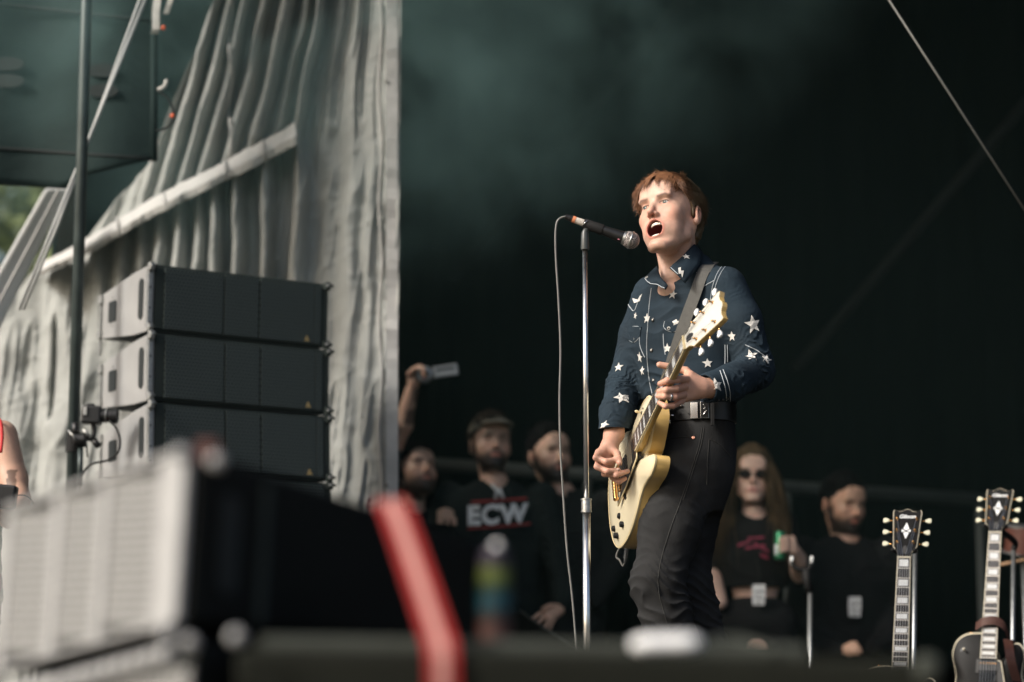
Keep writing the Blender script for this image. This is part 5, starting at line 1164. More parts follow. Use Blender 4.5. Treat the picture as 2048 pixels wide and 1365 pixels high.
# corner fittings
M_rust = mat('rusty_bracket', (.06, .018, .012), .7, noise=.3)
p = A + unit(C_ - A) * .02 + arr((0, 0, -.004)); mb = MB(); mb.box(p, (.03, .03, .03)); bevel(mb.build('corner_bracket', M_rust, fs), .006)
for px, py, nm in ((368, 912, 'corner_pin'), (438, 926, 'corner_pin'), (338, 1272, 'corner_pin'), (478, 1277, 'corner_pin'), (384, 1290, 'corner_pin')):
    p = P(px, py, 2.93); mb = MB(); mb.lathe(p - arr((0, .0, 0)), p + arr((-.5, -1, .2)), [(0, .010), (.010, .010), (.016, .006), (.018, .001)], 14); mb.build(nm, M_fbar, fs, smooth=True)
# handle slot in the dark side
cs = unit(C_ - A); cn = unit(np.cross(cs, gz)); cn = cn if cn[1] < 0 else -cn
q0 = A * .5 + A2 * .5 + cs * .07 + cn * .002; mb = MB(); mb.prism([(.018 * math.cos(t_), (.045 if math.sin(t_) > 0 else -.045) + .018 * math.sin(t_)) for t_ in [2 * math.pi * j / 20 for j in range(20)]], 0, .003, q0, cs, gz, cn); mb.build('handle_slot', M_hole, fs)
mb = MB(); q0 = A * .5 + A2 * .5 + cs * .145; mb.prism([(-.006, -.09), (.006, -.09), (.006, .09), (-.006, .09)], 0, .006, q0, cs, gz, cn); mb.build('rib', M_cabfront, fs)
# the cabinet below
E = lambda v, dz: v + arr((0, 0, -dz))
lowA, lowB, lowC = A2 + arr((.010, 0, -.020)), B2 + arr((.0, .0, -.024)), C2 + arr((.0, 0, -.012)); hD = .2
fs2 = empty('front_fill_speaker', E((lowA + lowC) / 2, hD), 'lower blurred loudspeaker under the big one, only its top edge in view', 'loudspeaker')
lowD = lowB + lowC - lowA
mb = MB(); mb.hexa([E(lowA, hD), E(lowC, hD), E(lowD, hD), E(lowB, hD), lowA, lowC, lowD, lowB]); bevel(mb.build('enclosure', M_fblack, fs2), .008)
for k in range(13):
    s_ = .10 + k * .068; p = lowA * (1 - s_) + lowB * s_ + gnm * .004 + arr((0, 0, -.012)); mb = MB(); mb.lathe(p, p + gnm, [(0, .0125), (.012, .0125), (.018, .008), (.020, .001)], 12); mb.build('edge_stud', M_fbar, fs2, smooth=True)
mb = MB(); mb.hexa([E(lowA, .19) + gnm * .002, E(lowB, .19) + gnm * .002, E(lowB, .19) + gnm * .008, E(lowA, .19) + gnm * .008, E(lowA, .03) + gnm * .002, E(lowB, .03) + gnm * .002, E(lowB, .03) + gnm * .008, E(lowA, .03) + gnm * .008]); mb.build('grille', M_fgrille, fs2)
# its support down to the ground
zf = float(min(E(lowA, hD)[2], E(lowB, hD)[2], E(lowC, hD)[2])); cc = (lowA + lowD) / 2
mb = MB(); mb.box((cc[0], cc[1], (zf - .02 - 1.7) / 2), (.62, .9, zf - .02 + 1.7)); tag(bevel(mb.build('equipment_case', M_fblack), .01), 'black case that carries the foreground loudspeakers, below the frame', 'case')

# ---------------------------------------------------------------- red strap, dark case, bottle
M_red = mat('red_webbing', (.27, .024, .022), .85, spec=.15, noise=.10, nscale=40, bump=.4, bscale=300); M_pink = mat('faded_stripe', (.42, .23, .20), .85, spec=.15, noise=.1, nscale=40)
strap = empty('ratchet_strap', P(880, 1300, 3.0), 'red webbing strap with a pale centre stripe slanting over the black case', 'strap')
sp = [P(778, 1000, 3.14), P(800, 1050, 3.09), P(840, 1165, 3.03), P(872, 1262, 2.985), P(881, 1292, 2.965), P(884, 1330, 2.955), P(885, 1420, 2.955), P(886, 1560, 2.955)]
sp = crom(sp, 4); acr = unit((1, .1, .12)); mb = MB(); mb.ribbon(sp, acr, .040, .003, (-.1, -1, .1)); mb.build('webbing', M_red, strap)
mb = MB(); mb.ribbon([q + arr((0, -.002, 0)) for q in sp], acr, .015, .002, (-.1, -1, .1)); mb.build('centre_stripe', M_pink, strap)
M_case = mat('dark_case_laminate', (.011, .012, .009), .75, spec=.08, noise=.2, nscale=5); M_caseedge = mat('olive_lid', (.050, .055, .047), .75, spec=.1, noise=.15, nscale=8)
case = empty('road_case', (P(1180, 1400, 3.0)[0], 3.1, P(1180, 1600, 3.0)[2]), 'long dark blurred road case along the bottom edge of the picture', 'case')
x0, x1 = P(476, 1300, 3.0)[0], P(1858, 1300, 3.0)[0]; zt = P(1180, 1303, 3.0)[2]
mb = MB(); mb.hexa([(x0, 2.97, -.55), (x1, 2.97, -.55), (x1, 3.3, -.55), (x0, 3.3, -.55), (x0, 2.97, zt + .004), (x1, 2.97, zt - .010), (x1, 3.3, zt - .010), (x0, 3.3, zt + .004)]); bevel(mb.build('case_body', M_case, case), .014, 3)
mb = MB(); mb.hexa([(x0 + .02, 3.05, zt - .01), (P(1610, 1300, 3.1)[0], 3.05, zt - .015), (P(1610, 1300, 3.1)[0], 3.28, zt - .015), (x0 + .02, 3.28, zt - .01), (x0 + .02, 3.05, zt + .022), (P(1610, 1300, 3.1)[0], 3.05, zt + .010), (P(1610, 1300, 3.1)[0], 3.28, zt + .010), (x0 + .02, 3.28, zt + .022)]); bevel(mb.build('lid', M_caseedge, case), .008, 3)
mb = MB(); mb.box(((x0 + x1) / 2, 3.13, -1.13), (x1 - x0 - .1, .3, 1.14)); mb.build('case_base', M_case, case)
p = P(1855, 1338, 2.95); mb = MB(); mb.box(p, (.03, .03, .035)); bevel(mb.build('corner_ball', M_caseedge, case), .012, 3)
# white rolled tape and a cable hump on the case
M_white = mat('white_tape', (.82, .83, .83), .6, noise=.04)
p0, p1 = P(1262, 1290, 3.02), P(1402, 1286, 3.02); mb = MB(); mb.tube([p0 + (p1 - p0) * k / 8 for k in range(9)], [.006, .011, .0118, .0118, .0118, .0118, .0118, .011, .006], 14); wt = mb.build('towel_roll', M_white, smooth=True); tag(wt, 'blurred white rolled towel lying on the dark road case', 'towel')
mb = MB(); mb.tube(crom([P(1400, 1296, 3.06), P(1430, 1284, 3.08), P(1475, 1281, 3.08), P(1520, 1292, 3.06), P(1550, 1306, 3.04)], 6), .005, 8); tag(mb.build('cable_loop', M_caseedge, smooth=True), 'blurred olive cable arching beside the white towel', 'cable')
# paint can with coloured bands
can = empty('spray_can', P(995, 1290, 3.2), 'blurred can with rainbow bands and a white highlight dot in the foreground', 'can')
bands = [(1288, 1243, (.075, .03, .024), .021), (1243, 1222, (.02, .02, .02), .021), (1222, 1186, (.008, .06, .08), .021), (1186, 1170, (.02, .045, .03), .021), (1170, 1136, (.085, .11, .02), .021), (1136, 1112, (.03, .022, .035), .020)]
for k, (ya, yb, c_, r_) in enumerate(bands):
    a, b = P(990, ya, 3.2), P(990, yb, 3.2); a[1] = b[1] = 3.2; mb = MB(); mb.lathe(a, b, [(0, r_), (np.linalg.norm(b - a), r_)], 20); mb.build('colour_band', mat('band%d' % k, c_, .35, noise=.15), can, auto=35)
a, b = P(990, 1112, 3.2), P(990, 1096, 3.2); mb = MB(); mb.lathe(a, b, [(0, .020), (.006, .015), (.011, .010)], 20); mb.build('shoulder', mat('band5', (.05, .035, .055)), can, smooth=True)
a, b = P(994, 1100, 3.18), P(994, 1074, 3.18); mb = MB(); mb.lathe(a, b, [(0, .0055), (.006, .0065), (.009, .005), (.011, .001)], 16); mb.build('cap', M_white, can, smooth=True)  # small white dot standing in for a blurred highlight

# ================================================================== people watching from the wings
def cloth(name, c): return mat(name, c, .9, spec=.2, noise=.25, nscale=8, bump=.3, bscale=90)
def make_person(label, ho, ang, hs, skin, mo=0.0, beard=None, lady=False, hairc=(.02, .015, .012), chest=None, shw=.20, yaw_b=0.0, arms=(), hands=(), top=None, legs=None, hair='short', res=.0053, sleeve=1.0, iris=(.06, .035, .02), crop=None, grp='people watching from the wings', gaze=(0, 0), hemz=None, tattoo=None):
    HMx = rotm(*ang); HOx = arr(ho); ch = arr(chest); fr_ = lambda v: HOx + HMx @ (arr(v) * hs); toh = lambda Q: ((Q - HOx) @ HMx) / hs
    p = empty('person', (ch[0], ch[1], DECK), label, 'person', grp)
    cy, sy = math.cos(R(yaw_b)), math.sin(R(yaw_b)); Lx = arr((cy, sy, 0)); Fx = arr((sy, -cy, 0)); hipz = DECK + .92
    rs = np.random.RandomState(int(abs(ho[0]) * 1000) % 997)
    def torso_d(Q, g):
        z = Q[:, 2]; zz = (ch[2] + .05, ch[2], ch[2] - .06, ch[2] - .16, ch[2] - .36, ch[2] - .55, DECK + .85)[::-1]; k_ = shw / .20 * (.9 if lady else 1)
        rx = np.interp(z, zz, (arr((.06, .13, .185, .19, .165 if not lady else .13, .175, .17)) * k_)[::-1]) + g; ry = np.interp(z, zz, (arr((.055, .075, .10, .125, .12 if not lady else .09, .12, .115)) * (1.05 if not lady else .95))[::-1]) + g
        d = Q - ch; a = d @ Lx; b = d @ Fx - .0; k = np.sqrt((a / rx) ** 2 + (b / ry) ** 2 + 1e-9); k2 = np.sqrt((a / rx ** 2) ** 2 + (b / ry ** 2) ** 2 + 1e-9)
        return np.maximum(k * (k - 1) / k2, np.maximum(z - ch[2] - .05, DECK + .80 - z))
    def hd(Q): 
        d = head_sdf(toh(Q), mo, lady, .93 if lady else 1.0) * hs
        if beard is not None:
            t = toh(Q); b_ = ell(t, (0, -.046, -.086), (.054, .050, .046)) * hs; d = smin(d, np.maximum(b_, (t[:, 2] + .052) * hs), .010)
            mz = -.070; d = smax(d, -ell(t, (0, -.107, mz), (.020, .012, .002)) * hs, .003)
        return smin(d, cap(Q, fr_((0, .030, -.055)), ch + arr((0, 0, .03)), .056 if not lady else .045, .062 if not lady else .05), .02)
    hcs = HOx + arr((0, 0, -.05))
    def body_fn(Q):
        d = torso_d(Q, -.02)
        for pts, rad in arms: d = smin(d, chain(Q, pts, [r_ - (.010 if sleeve > .6 else 0) for r_ in rad], .02), .03)
        for h_ in hands:
            dd = np.linalg.norm(Q - h_[0][-1], axis=1) - .16; m_ = dd < .02; e = np.maximum(dd, .015)
            if m_.any(): e[m_] = hand_sdf(Q[m_], *h_)
            d = smin(d, e, .006)
        dd = np.linalg.norm(Q - hcs, axis=1) - .24; m_ = dd < .02; e = np.maximum(dd, .015)
        if m_.any(): e[m_] = hd(Q[m_])
        return smin(d, e, .02)
    allp = np.array([q for pts, _ in arms for q in pts] + [q for h_ in hands for f_ in h_[2] for q in f_] + [HOx + .15, HOx - .15, ch + Lx * .22, ch - Lx * .22, ch + Fx * .16, ch - Fx * .16, (ch[0], ch[1], DECK + .82)])
    lo, hi = allp.min(0) - .07, allp.max(0) + .07
    v, q = polygonize(body_fn, lo, hi, res); c = skin_col(toh(v), skin, mo, beard, brow=arr(hairc) * .6, blush=.4, lady=lady, bw=.0065 if not lady else .0045)
    far = np.linalg.norm(v - hcs, axis=1) > .2; c[far] = skin
    if tattoo is not None:
        w = (vnoise(v, .035, 3) > .05) & far & tattoo(v); c[w] = arr(skin) * .30
    body = mk('body', v, q, M_skin, p, smooth=True, col=c)
    eyes_for(p, HMx, HOx, hs, iris, gaze)
    # clothes
    def cl_fn(Q):
        d = torso_d(Q, .012); z = Q[:, 2]; n1 = vnoise(Q, .12, 5); d = d - .010 * (1 - np.abs(np.sin((z / .11 + 1.5 * n1) * math.pi)) ** .7) * np.clip(.5 + vnoise(Q, .2, 6), 0, 1)
        if crop is not None: d = np.maximum(d, crop - z)
        for pts, rad in arms:
            n_ = len(pts); m_ = max(2, int(round(n_ * sleeve))); 
            if sleeve <= .01: continue
            e = chain(Q, pts[:m_], [r_ + .006 for r_ in rad[:m_]], .02) - .006 * (1 - np.abs(np.sin((z / .045 + 1.4 * vnoise(Q, .06, 8)) * math.pi)) ** .7); d = smin(d, e, .035)
        d = smax(d, -cap(Q, fr_((0, .02, -.06)), ch + arr((0, 0, .02)) + Fx * .02, .066, .064), .008)
        return d
    v, q = polygonize(cl_fn, lo, hi, res * 1.3); sh = mk('top', v, q, top, p, smooth=True); T = bvh(v, q)
    hz_ = DECK + .92; lv_, lq_ = polygonize(lambda Q: smin(smin(chain(Q, [ch * arr((1, 1, 0)) + Lx * .085 + arr((0, 0, hz_)), ch * arr((1, 1, 0)) + Lx * .10 + arr((0, 0, DECK + .48)), ch * arr((1, 1, 0)) + Lx * .11 + arr((0, 0, DECK + .06))], [.10, .075, .055], .03), chain(Q, [ch * arr((1, 1, 0)) - Lx * .085 + arr((0, 0, hz_)), ch * arr((1, 1, 0)) - Lx * .10 + arr((0, 0, DECK + .48)), ch * arr((1, 1, 0)) - Lx * .11 + arr((0, 0, DECK + .06))], [.10, .075, .055], .03), .03), ell(Q, ch * arr((1, 1, 0)) + arr((0, 0, hz_ + .02)), (.17, .13, .12)), .03), arr((ch[0] - .26, ch[1] - .22, DECK)), arr((ch[0] + .26, ch[1] + .22, hz_ + .14)), .012)
    mk('trousers', lv_, lq_, legs or cloth('dark_trousers', (.010, .010, .011)), p, smooth=True)
    for s_ in (-1, 1):
        a = ch * arr((1, 1, 0)) + Lx * .11 * s_ + arr((0, 0, DECK + .04)); bv_, bq_ = polygonize(lambda Q: smax(cap(Q, a, a + Fx * .17, .045, .036), DECK + .002 - Q[:, 2], .004), a - .24, a + .24, .014); mk('shoe', bv_, bq_, M_leather, p, smooth=True)
    # hair
    if hair in ('short', 'long'):
        top_f = (-.05, -.03, .0, .03, .050, .062, .08, .10), (.035, .012, -.006, -.030, -.052, -.090, -.13, -.15)
        def hf(Q):
            t = toh(Q); d = ell(t, (0, .012, .038), (.083, .106, .0985)); d = smin(d, ell(t, (0, .07, -.02), (.058, .034, .055)), .02); d = d - .008 * vnoise(t, .020, 4) - .004 * vnoise(t, .009, 7)
            return smax(d, -np.minimum(t[:, 1] - np.interp(t[:, 2], *top_f) + .010 * vnoise(t, .012, 9), t[:, 2] + (.06 if hair == 'short' else .09) + .012 * vnoise(t, .014, 10)) * .8, .004) * hs
        kv, kq = polygonize(hf, HOx - .17, HOx + .17, .0045); 
        if hair == 'long':
            roots = []; dirs = []; lens = []; bend = []
            for k in range(640):
                u_ = unit(rs.normal(0, 1, 3)); q0 = arr((0, .016, .034)) + u_ * arr((.080, .100, .093))
                if q0[2] < -.02 or q0[1] < np.interp(q0[2], *top_f) + .004: continue
                s_ = np.sign(q0[0]) if abs(q0[0]) > .004 else 1; roots.append(q0); dirs.append(arr((s_ * .55, -.05 + .2 * rs.normal(), -.55))); lens.append(rs.uniform(.26, .46)); bend.append(arr((s_ * -.55, -.25 * rs.uniform(-.4, 1), -1.6)) + rs.normal(0, .14, 3))
            def kf(q, t):
                vv = (q - arr((0, .016, .025))) / arr((.084, .108, .104)); l = np.linalg.norm(vv); q = q if l > 1 else arr((0, .016, .025)) + vv / l * arr((.084, .108, .104))
                if q[2] < -.05 and abs(q[0]) < .058: q = arr((np.sign(q[0]) * .058, q[1], q[2]))
                if q[2] < -.16: q = arr((q[0], min(q[1], -.075 + .12 * abs(q[0])), q[2]))
                return q
            v2, f2 = strands(rs, roots, dirs, lens, .0030, 12, bend, .6, kf); v2 = HOx + (v2 * hs) @ HMx.T
            kv, kq = np.concatenate([kv, v2]), np.concatenate([kq, f2 + len(kv)])
        if hair == 'short':
            roots = []; dirs = []; lens = []; bend = []
            while len(roots) < 420:
                u_ = unit(rs.normal(0, 1, 3)); q0 = arr((0, .012, .038)) + u_ * arr((.081, .104, .0965)); e_ = q0[1] - np.interp(q0[2], *top_f)
                if q0[2] < -.03 or e_ < -.006: continue
                roots.append(q0 - u_ * .004); dirs.append(unit(u_ * .55 + arr((.15 * np.sign(q0[0]), -.35 if q0[2] > .06 else .4, .15 if q0[2] > .05 else -.6)) + rs.normal(0, .22, 3))); lens.append(rs.uniform(.014, .032)); bend.append(rs.normal(0, .5, 3))
            v2, f2 = strands(rs, roots, dirs, lens, .0026, 4, bend); v2 = HOx + (v2 * hs) @ HMx.T; kv, kq = np.concatenate([kv, v2]), np.concatenate([kq, f2 + len(kv)])
        mk('hair', kv, kq, mat('hair_%d' % int(hairc[0] * 10000), hairc, .95, spec=.08, noise=.45, nscale=30, stretch=(1, 1, .15)), p, smooth=True)
    return p, fr_, HMx, T, sh
def simple_hand(wr, knuck, tips, thumb, ang=None):
    wr = [arr(w) for w in wr]; fingers = []
    for k, t in zip(knuck, tips): k = arr(k); t = arr(t); m = (k + t) / 2 + arr((0, -.008, .004)); fingers.append([k, m, t])
    return (wr, [(wr[-1], arr(k)) for k in knuck], fingers, [arr(q) for q in thumb], .018, .0092)
def garment_text(T, body, x0, x1, y0, y1, name, mt, par, off=.008, slope=0.0):
    cu = bpy.data.curves.new('t', 'FONT'); cu.body = body; cu.size = 1; cu.offset = .055; cu.space_character = 1.12
    to = bpy.data.objects.new('t', cu); COL.objects.link(to); dg = bpy.context.evaluated_depsgraph_get(); me = bpy.data.meshes.new_from_object(to.evaluated_get(dg)); bpy.data.objects.remove(to)
    bm = bmesh.new(); bm.from_mesh(me); bmesh.ops.triangulate(bm, faces=bm.faces[:]); bmesh.ops.subdivide_edges(bm, edges=bm.edges[:], cuts=1); bm.verts.index_update()
    vv = np.array([v.co[:] for v in bm.verts]); F = [[v.index for v in f.verts] for f in bm.faces]; bm.free(); mn, mx = vv.min(0), vv.max(0); V = []
    for x, y, z in vv:
        px = x0 + (x - mn[0]) / (mx[0] - mn[0]) * (x1 - x0); py = y1 + (y - mn[1]) / (mx[1] - mn[1]) * (y0 - y1) + slope * (px - x0); h = hit(T, px, py)
        V.append(h[0] + h[1] * off if h else P(px, py, 10.7))
    return mk(name, V, F, mt, par, recalc=False)
def bar_on(T, x0, y0, x1, y1, th, name, mt, par, off=.007):
    top_, bot = [], []
    for k in range(13):
        x = x0 + (x1 - x0) * k / 12; y = y0 + (y1 - y0) * k / 12
        for L_, yy in ((top_, y - th / 2), (bot, y + th / 2)):
            h = hit(T, x, yy); L_.append(h[0] + h[1] * off if h else P(x, yy, 10.7))
    n = len(top_); return mk(name, top_ + bot, [(i, i + 1, n + i + 1, n + i) for i in range(n - 1)], mt, par, recalc=False)
M_print_w = mat('print_white', (.78, .79, .78), .8, noise=.35, nscale=60); M_print_r = mat('print_red', (.33, .04, .035), .8, noise=.2); M_print_p = mat('print_pink', (.22, .03, .06), .8, noise=.5, nscale=60)

# --- man with cap and lettered sweatshirt
Yc_ = 10.9; q = lambda x, y, d=0.0: P(x, y, Yc_ + d)
ra = ([q(898, 996), q(862, 1105, -.06), q(880, 1075, -.22), q(890, 1048, -.30)], [.066, .055, .046, .040]); la = ([q(1084, 996), q(1114, 1110, -.06), q(1128, 1180, -.14), q(1124, 1207, -.19)], [.066, .056, .044, .038])
h1 = simple_hand([q(886, 1056, -.28), q(890, 1042, -.31)], [q(880, 1026, -.33), q(887, 1023, -.34), q(895, 1023, -.34), q(902, 1026, -.33)], [q(876, 1048, -.37), q(884, 1048, -.38), q(895, 1050, -.38), q(906, 1050, -.37)], [q(896, 1040, -.33), q(908, 1038, -.36), q(910, 1048, -.37)])
h2 = simple_hand([q(1125, 1204, -.18), q(1119, 1219, -.21)], [q(1094, 1222, -.24), q(1100, 1226, -.25), q(1106, 1229, -.25), q(1112, 1231, -.24)], [q(1064, 1239, -.27), q(1074, 1249, -.29), q(1090, 1256, -.29), q(1099, 1260, -.27)], [q(1116, 1214, -.22), q(1100, 1212, -.26), q(1086, 1218, -.28)])
M_sweat = cloth('black_sweatshirt', (.013, .018, .017))
pm, fr_, HMx, T, sh = make_person('bearded man in a cap and glasses with a lettered dark sweatshirt', q(981, 887), (14, 6, 2), 1.10, (.66, .42, .30), beard=(.012, .009, .008), chest=q(990, 984), shw=.25, yaw_b=10, arms=[ra, la], hands=[h1, h2], top=M_sweat, hair='short', hairc=(.03, .022, .016), sleeve=1.0)
garment_text(T, 'ECW', 936, 1056, 1012, 1053, 'lettering', M_print_w, sh, slope=-.045)
bar_on(T, 942, 1006, 1053, 999, 4.5, 'red_line', M_print_r, sh); bar_on(T, 936, 1058, 1060, 1049, 4.5, 'red_line', M_print_r, sh)
M_cap = cloth('khaki_cap', (.27, .245, .19))
toh = lambda Q: ((Q - q(981, 887)) @ HMx) / 1.10
cv, cq = polygonize(lambda Q: smax(smin(smax(ell(toh(Q), (0, .014, .040), (.087, .106, .093)), -(toh(Q)[:, 2] - .040 - .10 * np.clip(-toh(Q)[:, 1], -.1, .1) * -.1), .004), smax(ell(toh(Q), (0, -.108, .050), (.068, .074, .020)), -ell(toh(Q), (0, -.108, .040), (.072, .078, .019)), .003), .006), -ell(toh(Q), (0, .014, .028), (.080, .099, .080)), .003) * 1.1, q(981, 887) - .2, q(981, 887) + .2, .0045)
mk('cap', cv, cq, M_cap, pm, smooth=True)
M_wire = mat('thin_wire', (.30, .28, .24), .4, metal=.9); M_lensg = mat('clear_lens', (.5, .5, .5), .1)
for sx in (-1, 1):
    mb = MB(); mb.tube([fr_((sx * .033 + .021 * math.cos(t_), -.104 + .012 * abs(math.cos(t_) * .5 + sx * .5 * math.cos(t_)), -.004 + .017 * math.sin(t_))) for t_ in [2 * math.pi * k / 20 for k in range(21)]], .0012, 5); mb.build('glasses_rim', M_wire, pm, smooth=True)
mb = MB(); mb.tube([fr_((-.012, -.108, .0)), fr_((0, -.112, .003)), fr_((.012, -.108, .0))], .0012, 5); mb.build('glasses_bridge', M_wire, pm, smooth=True)
for dx in (-6, 5):
    hp = [hit(T, 992 + dx * 2.2, 968), hit(T, 993 + dx * 1.2, 976), hit(T, 996 + dx * .5, 984), hit(T, 998 + dx * 1.2, 1000)]
    hp = [h[0] + h[1] * .012 for h in hp if h]
    if len(hp) > 1: mb = MB(); mb.tube(hp, .008, 6); mb.build('drawstring', M_print_w, pm, smooth=True)

# --- bearded man beside him
Yb_ = 11.15; q = lambda x, y, d=0.0: P(x, y, Yb_ + d)
ra = ([q(1036, 1012), q(1030, 1130, .05), q(1050, 1200, -.08)], [.064, .054, .045]); la = ([q(1208, 1012), q(1228, 1130, .03), q(1190, 1195, -.12)], [.064, .054, .045])
pb, fb_, HB, TB, shb = make_person('bearded man in a dark grey collared shirt just left of the mic stand', q(1098, 908), (26, 2, -2), 1.10, (.66, .42, .30), beard=(.016, .011, .009), chest=q(1122, 1000), shw=.235, yaw_b=18, arms=[ra, la], top=cloth('charcoal_shirt', (.020, .021, .020)), hair='short', hairc=(.006, .005, .005))
for sx in (-1, 1):
    mb = MB(); c0 = q(1122, 994, -.12); mb.hexa([c0 + arr(v) for v in ((sx * .005, 0, -.07), (sx * .06, .01, -.02), (sx * .065, .03, -.02), (sx * .01, .02, -.07), (sx * .03, .0, .03), (sx * .07, .02, .03), (sx * .07, .03, .03), (sx * .03, .02, .03))]); mb.build('collar_wing', cloth('charcoal_shirt', (.02, .021, .02)), pb)

# --- man holding up a camcorder, half behind the curtain edge
Yk = 10.9; q = lambda x, y, d=0.0: P(x, y, Yk + d)
ra = ([q(775, 1020), q(781, 900, -.05), q(806, 850, -.10), q(823, 783, -.16)], [.055, .048, .042, .030]); la = ([q(885, 1030, .05), q(890, 1130, .05), q(870, 1190, -.05)], [.055, .048, .04])
h1 = simple_hand([q(823, 783, -.16), q(828, 765, -.18)], [q(826, 742, -.19), q(832, 740, -.20), q(838, 742, -.20), q(842, 748, -.19)], [q(842, 732, -.23), q(848, 736, -.24), q(850, 742, -.25), q(850, 752, -.25)], [q(822, 762, -.18), q(818, 748, -.21), q(830, 738, -.24)])
make_person('man with upturned face raising a camcorder at the curtain edge', q(831, 946), (30, 20, 4), 1.05, (.62, .39, .28), beard=(.05, .033, .026), chest=q(822, 1035), shw=.19, yaw_b=15, arms=[ra, la], hands=[h1], top=cloth('black_tee', (.010, .012, .012)), hair='short', hairc=(.012, .010, .009), sleeve=.30, gaze=(.2, .2), tattoo=lambda v: (v[:, 2] > q(800, 880)[2]) & (v[:, 2] < q(800, 790)[2]))
M_silver = mat('silver_plastic', (.42, .43, .43), .35, metal=.4, noise=.1)
cam_o = empty('camcorder', q(850, 768, -.26), 'small silver camcorder with open flip screen held up by a raised arm', 'camcorder')
c0 = q(849, 748, -.22); mb = MB(); mb.lathe(c0 + arr((0, .10, 0)), c0 + arr((.01, -1, -.02)), [(0, .030), (.07, .037), (.09, .036), (.105, .036), (.11, .031), (.112, .020), (.10, .018), (.10, .001)], 22); mb.build('lens_barrel', M_silver, cam_o, auto=35)
mb = MB(); mb.lathe(c0 + arr((0, -.002, 0)), c0 + arr((.01, -1, -.02)), [(0, .019), (.004, .018), (.006, .001)], 18); mb.build('lens_glass', mat('lens_glass', (.01, .012, .012), .06, coat=.6), cam_o, smooth=True)
mb = MB(); mb.box(c0 + arr((-.025, .06, 0)), (.035, .12, .06)); bevel(mb.build('body', M_black, cam_o), .01)
sc0 = q(891, 742, -.22); Rm = np.array(Matrix.Rotation(R(-9), 3, 'Y')); mb = MB(); mb.box(sc0, (.112, .012, .052), Rm); fsn = bevel(mb.build('flip_screen', M_silver, cam_o), .004)
mb = MB(); mb.box(sc0 + arr((-.002, -.0065, .008)), (.085, .002, .010), Rm); mb.build('screen_slot', M_hole, fsn)
p = q(848, 757, -.33); mb = MB(); mb.lathe(p, p + arr((0, -1, 0)), [(0, .004), (.003, .003), (.004, .001)], 10); mb.build('record_light', mat('red_lamp', (.7, .06, .05), .4), cam_o)

# --- woman with sunglasses and long hair
Yw = 10.75; q = lambda x, y, d=0.0: P(x, y, Yw + d)
ra = ([q(1446, 1048), q(1422, 1140, .02), q(1440, 1205, -.10)], [.046, .040, .032]); la = ([q(1570, 1046), q(1598, 1150, .0), q(1596, 1120, -.16), q(1590, 1105, -.20)], [.046, .042, .034, .030])
h1 = simple_hand([q(1594, 1115, -.19), q(1588, 1104, -.22)], [q(1584, 1078, -.23), q(1585, 1086, -.24), q(1585, 1095, -.24), q(1584, 1103, -.24)], [q(1561, 1078, -.28), q(1560, 1086, -.28), q(1560, 1095, -.28), q(1561, 1103, -.28)], [q(1584, 1096, -.21), q(1574, 1078, -.19), q(1565, 1072, -.20)])
pw_, fw_, HW, TW_, shw_ = make_person('long-haired woman in oval sunglasses and a black printed top', q(1505, 952), (-4, 1, 2), 1.06, (.68, .46, .36), lady=True, chest=q(1508, 1040), shw=.19, yaw_b=-4, arms=[ra, la], hands=[h1], top=cloth('black_crop_top', (.010, .010, .010)), hair='long', hairc=(.088, .062, .036), sleeve=.4, crop=q(1500, 1176)[2])
M_shade = mat('dark_lens', (.006, .005, .005), .6, spec=.15)
for sx in (-1, 1):
    mb = MB(); c = fw_((sx * .034, -.100, -.006)); f_ = HW @ unit((sx * .22, -1, 0)); up_ = HW @ arr((0, 0, 1.)); rt = unit(np.cross(up_, f_)); mb.prism([(.027 * math.cos(t_), .019 * math.sin(t_)) for t_ in [2 * math.pi * k / 20 for k in range(20)]], -.002, .003, c, rt, up_, f_); mb.build('sunglass_lens', M_shade, pw_)
    mb = MB(); mb.tube([fw_((sx * .058, -.092, .0)), fw_((sx * .078, -.02, .0)), fw_((sx * .080, .02, -.004))], .002, 5); mb.build('glasses_arm', M_black, pw_)
mb = MB(); mb.tube([fw_((-.010, -.106, .0)), fw_((.010, -.106, .0))], .002, 5); mb.build('glasses_bridge', M_black, pw_)
mb = MB(); ck = q(1508, 1010); mb.tube([ck + arr((.056 * math.cos(t_), .056 * math.sin(t_), .004 * math.sin(t_))) for t_ in [2 * math.pi * k / 24 for k in range(25)]], .0035, 6); mb.build('choker', M_rubber, pw_, smooth=True)
for k, (x0, y0, x1, y1, th) in enumerate(((1476, 1092, 1500, 1084, 6), (1496, 1078, 1528, 1076, 5), (1490, 1098, 1530, 1092, 5), (1508, 1088, 1536, 1104, 6), (1520, 1110, 1536, 1116, 7))): bar_on(TW_, x0, y0, x1, y1, th, 'pink_print', M_print_p, shw_)
M_canm = mat('green_can', (.02, .16, .07), .3, metal=.5, noise=.2, nscale=40)
dc = empty('drink_can', q(1562, 1118, -.26), 'green drink can in the hand of the woman with sunglasses', 'can'); a, b = q(1559, 1120, -.25), q(1561, 1064, -.25)
mb = MB(); mb.lathe(a, b, [(0, .021), (.006, .026), (np.linalg.norm(b - a) - .008, .026), (np.linalg.norm(b - a), .022)], 20); mb.build('can_body', M_canm, dc, auto=35)
mb = MB(); mb.lathe(b, b + (b - a), [(0, .022), (.002, .023), (.002, .020), (.0, .019)], 18); mb.build('can_lid', M_chrome, dc)
mb = MB(); mb.box(a * .65 + b * .35 + arr((-.017, -.021, 0)), (.014, .004, .045)); mb.build('label_panel', M_print_w, dc)

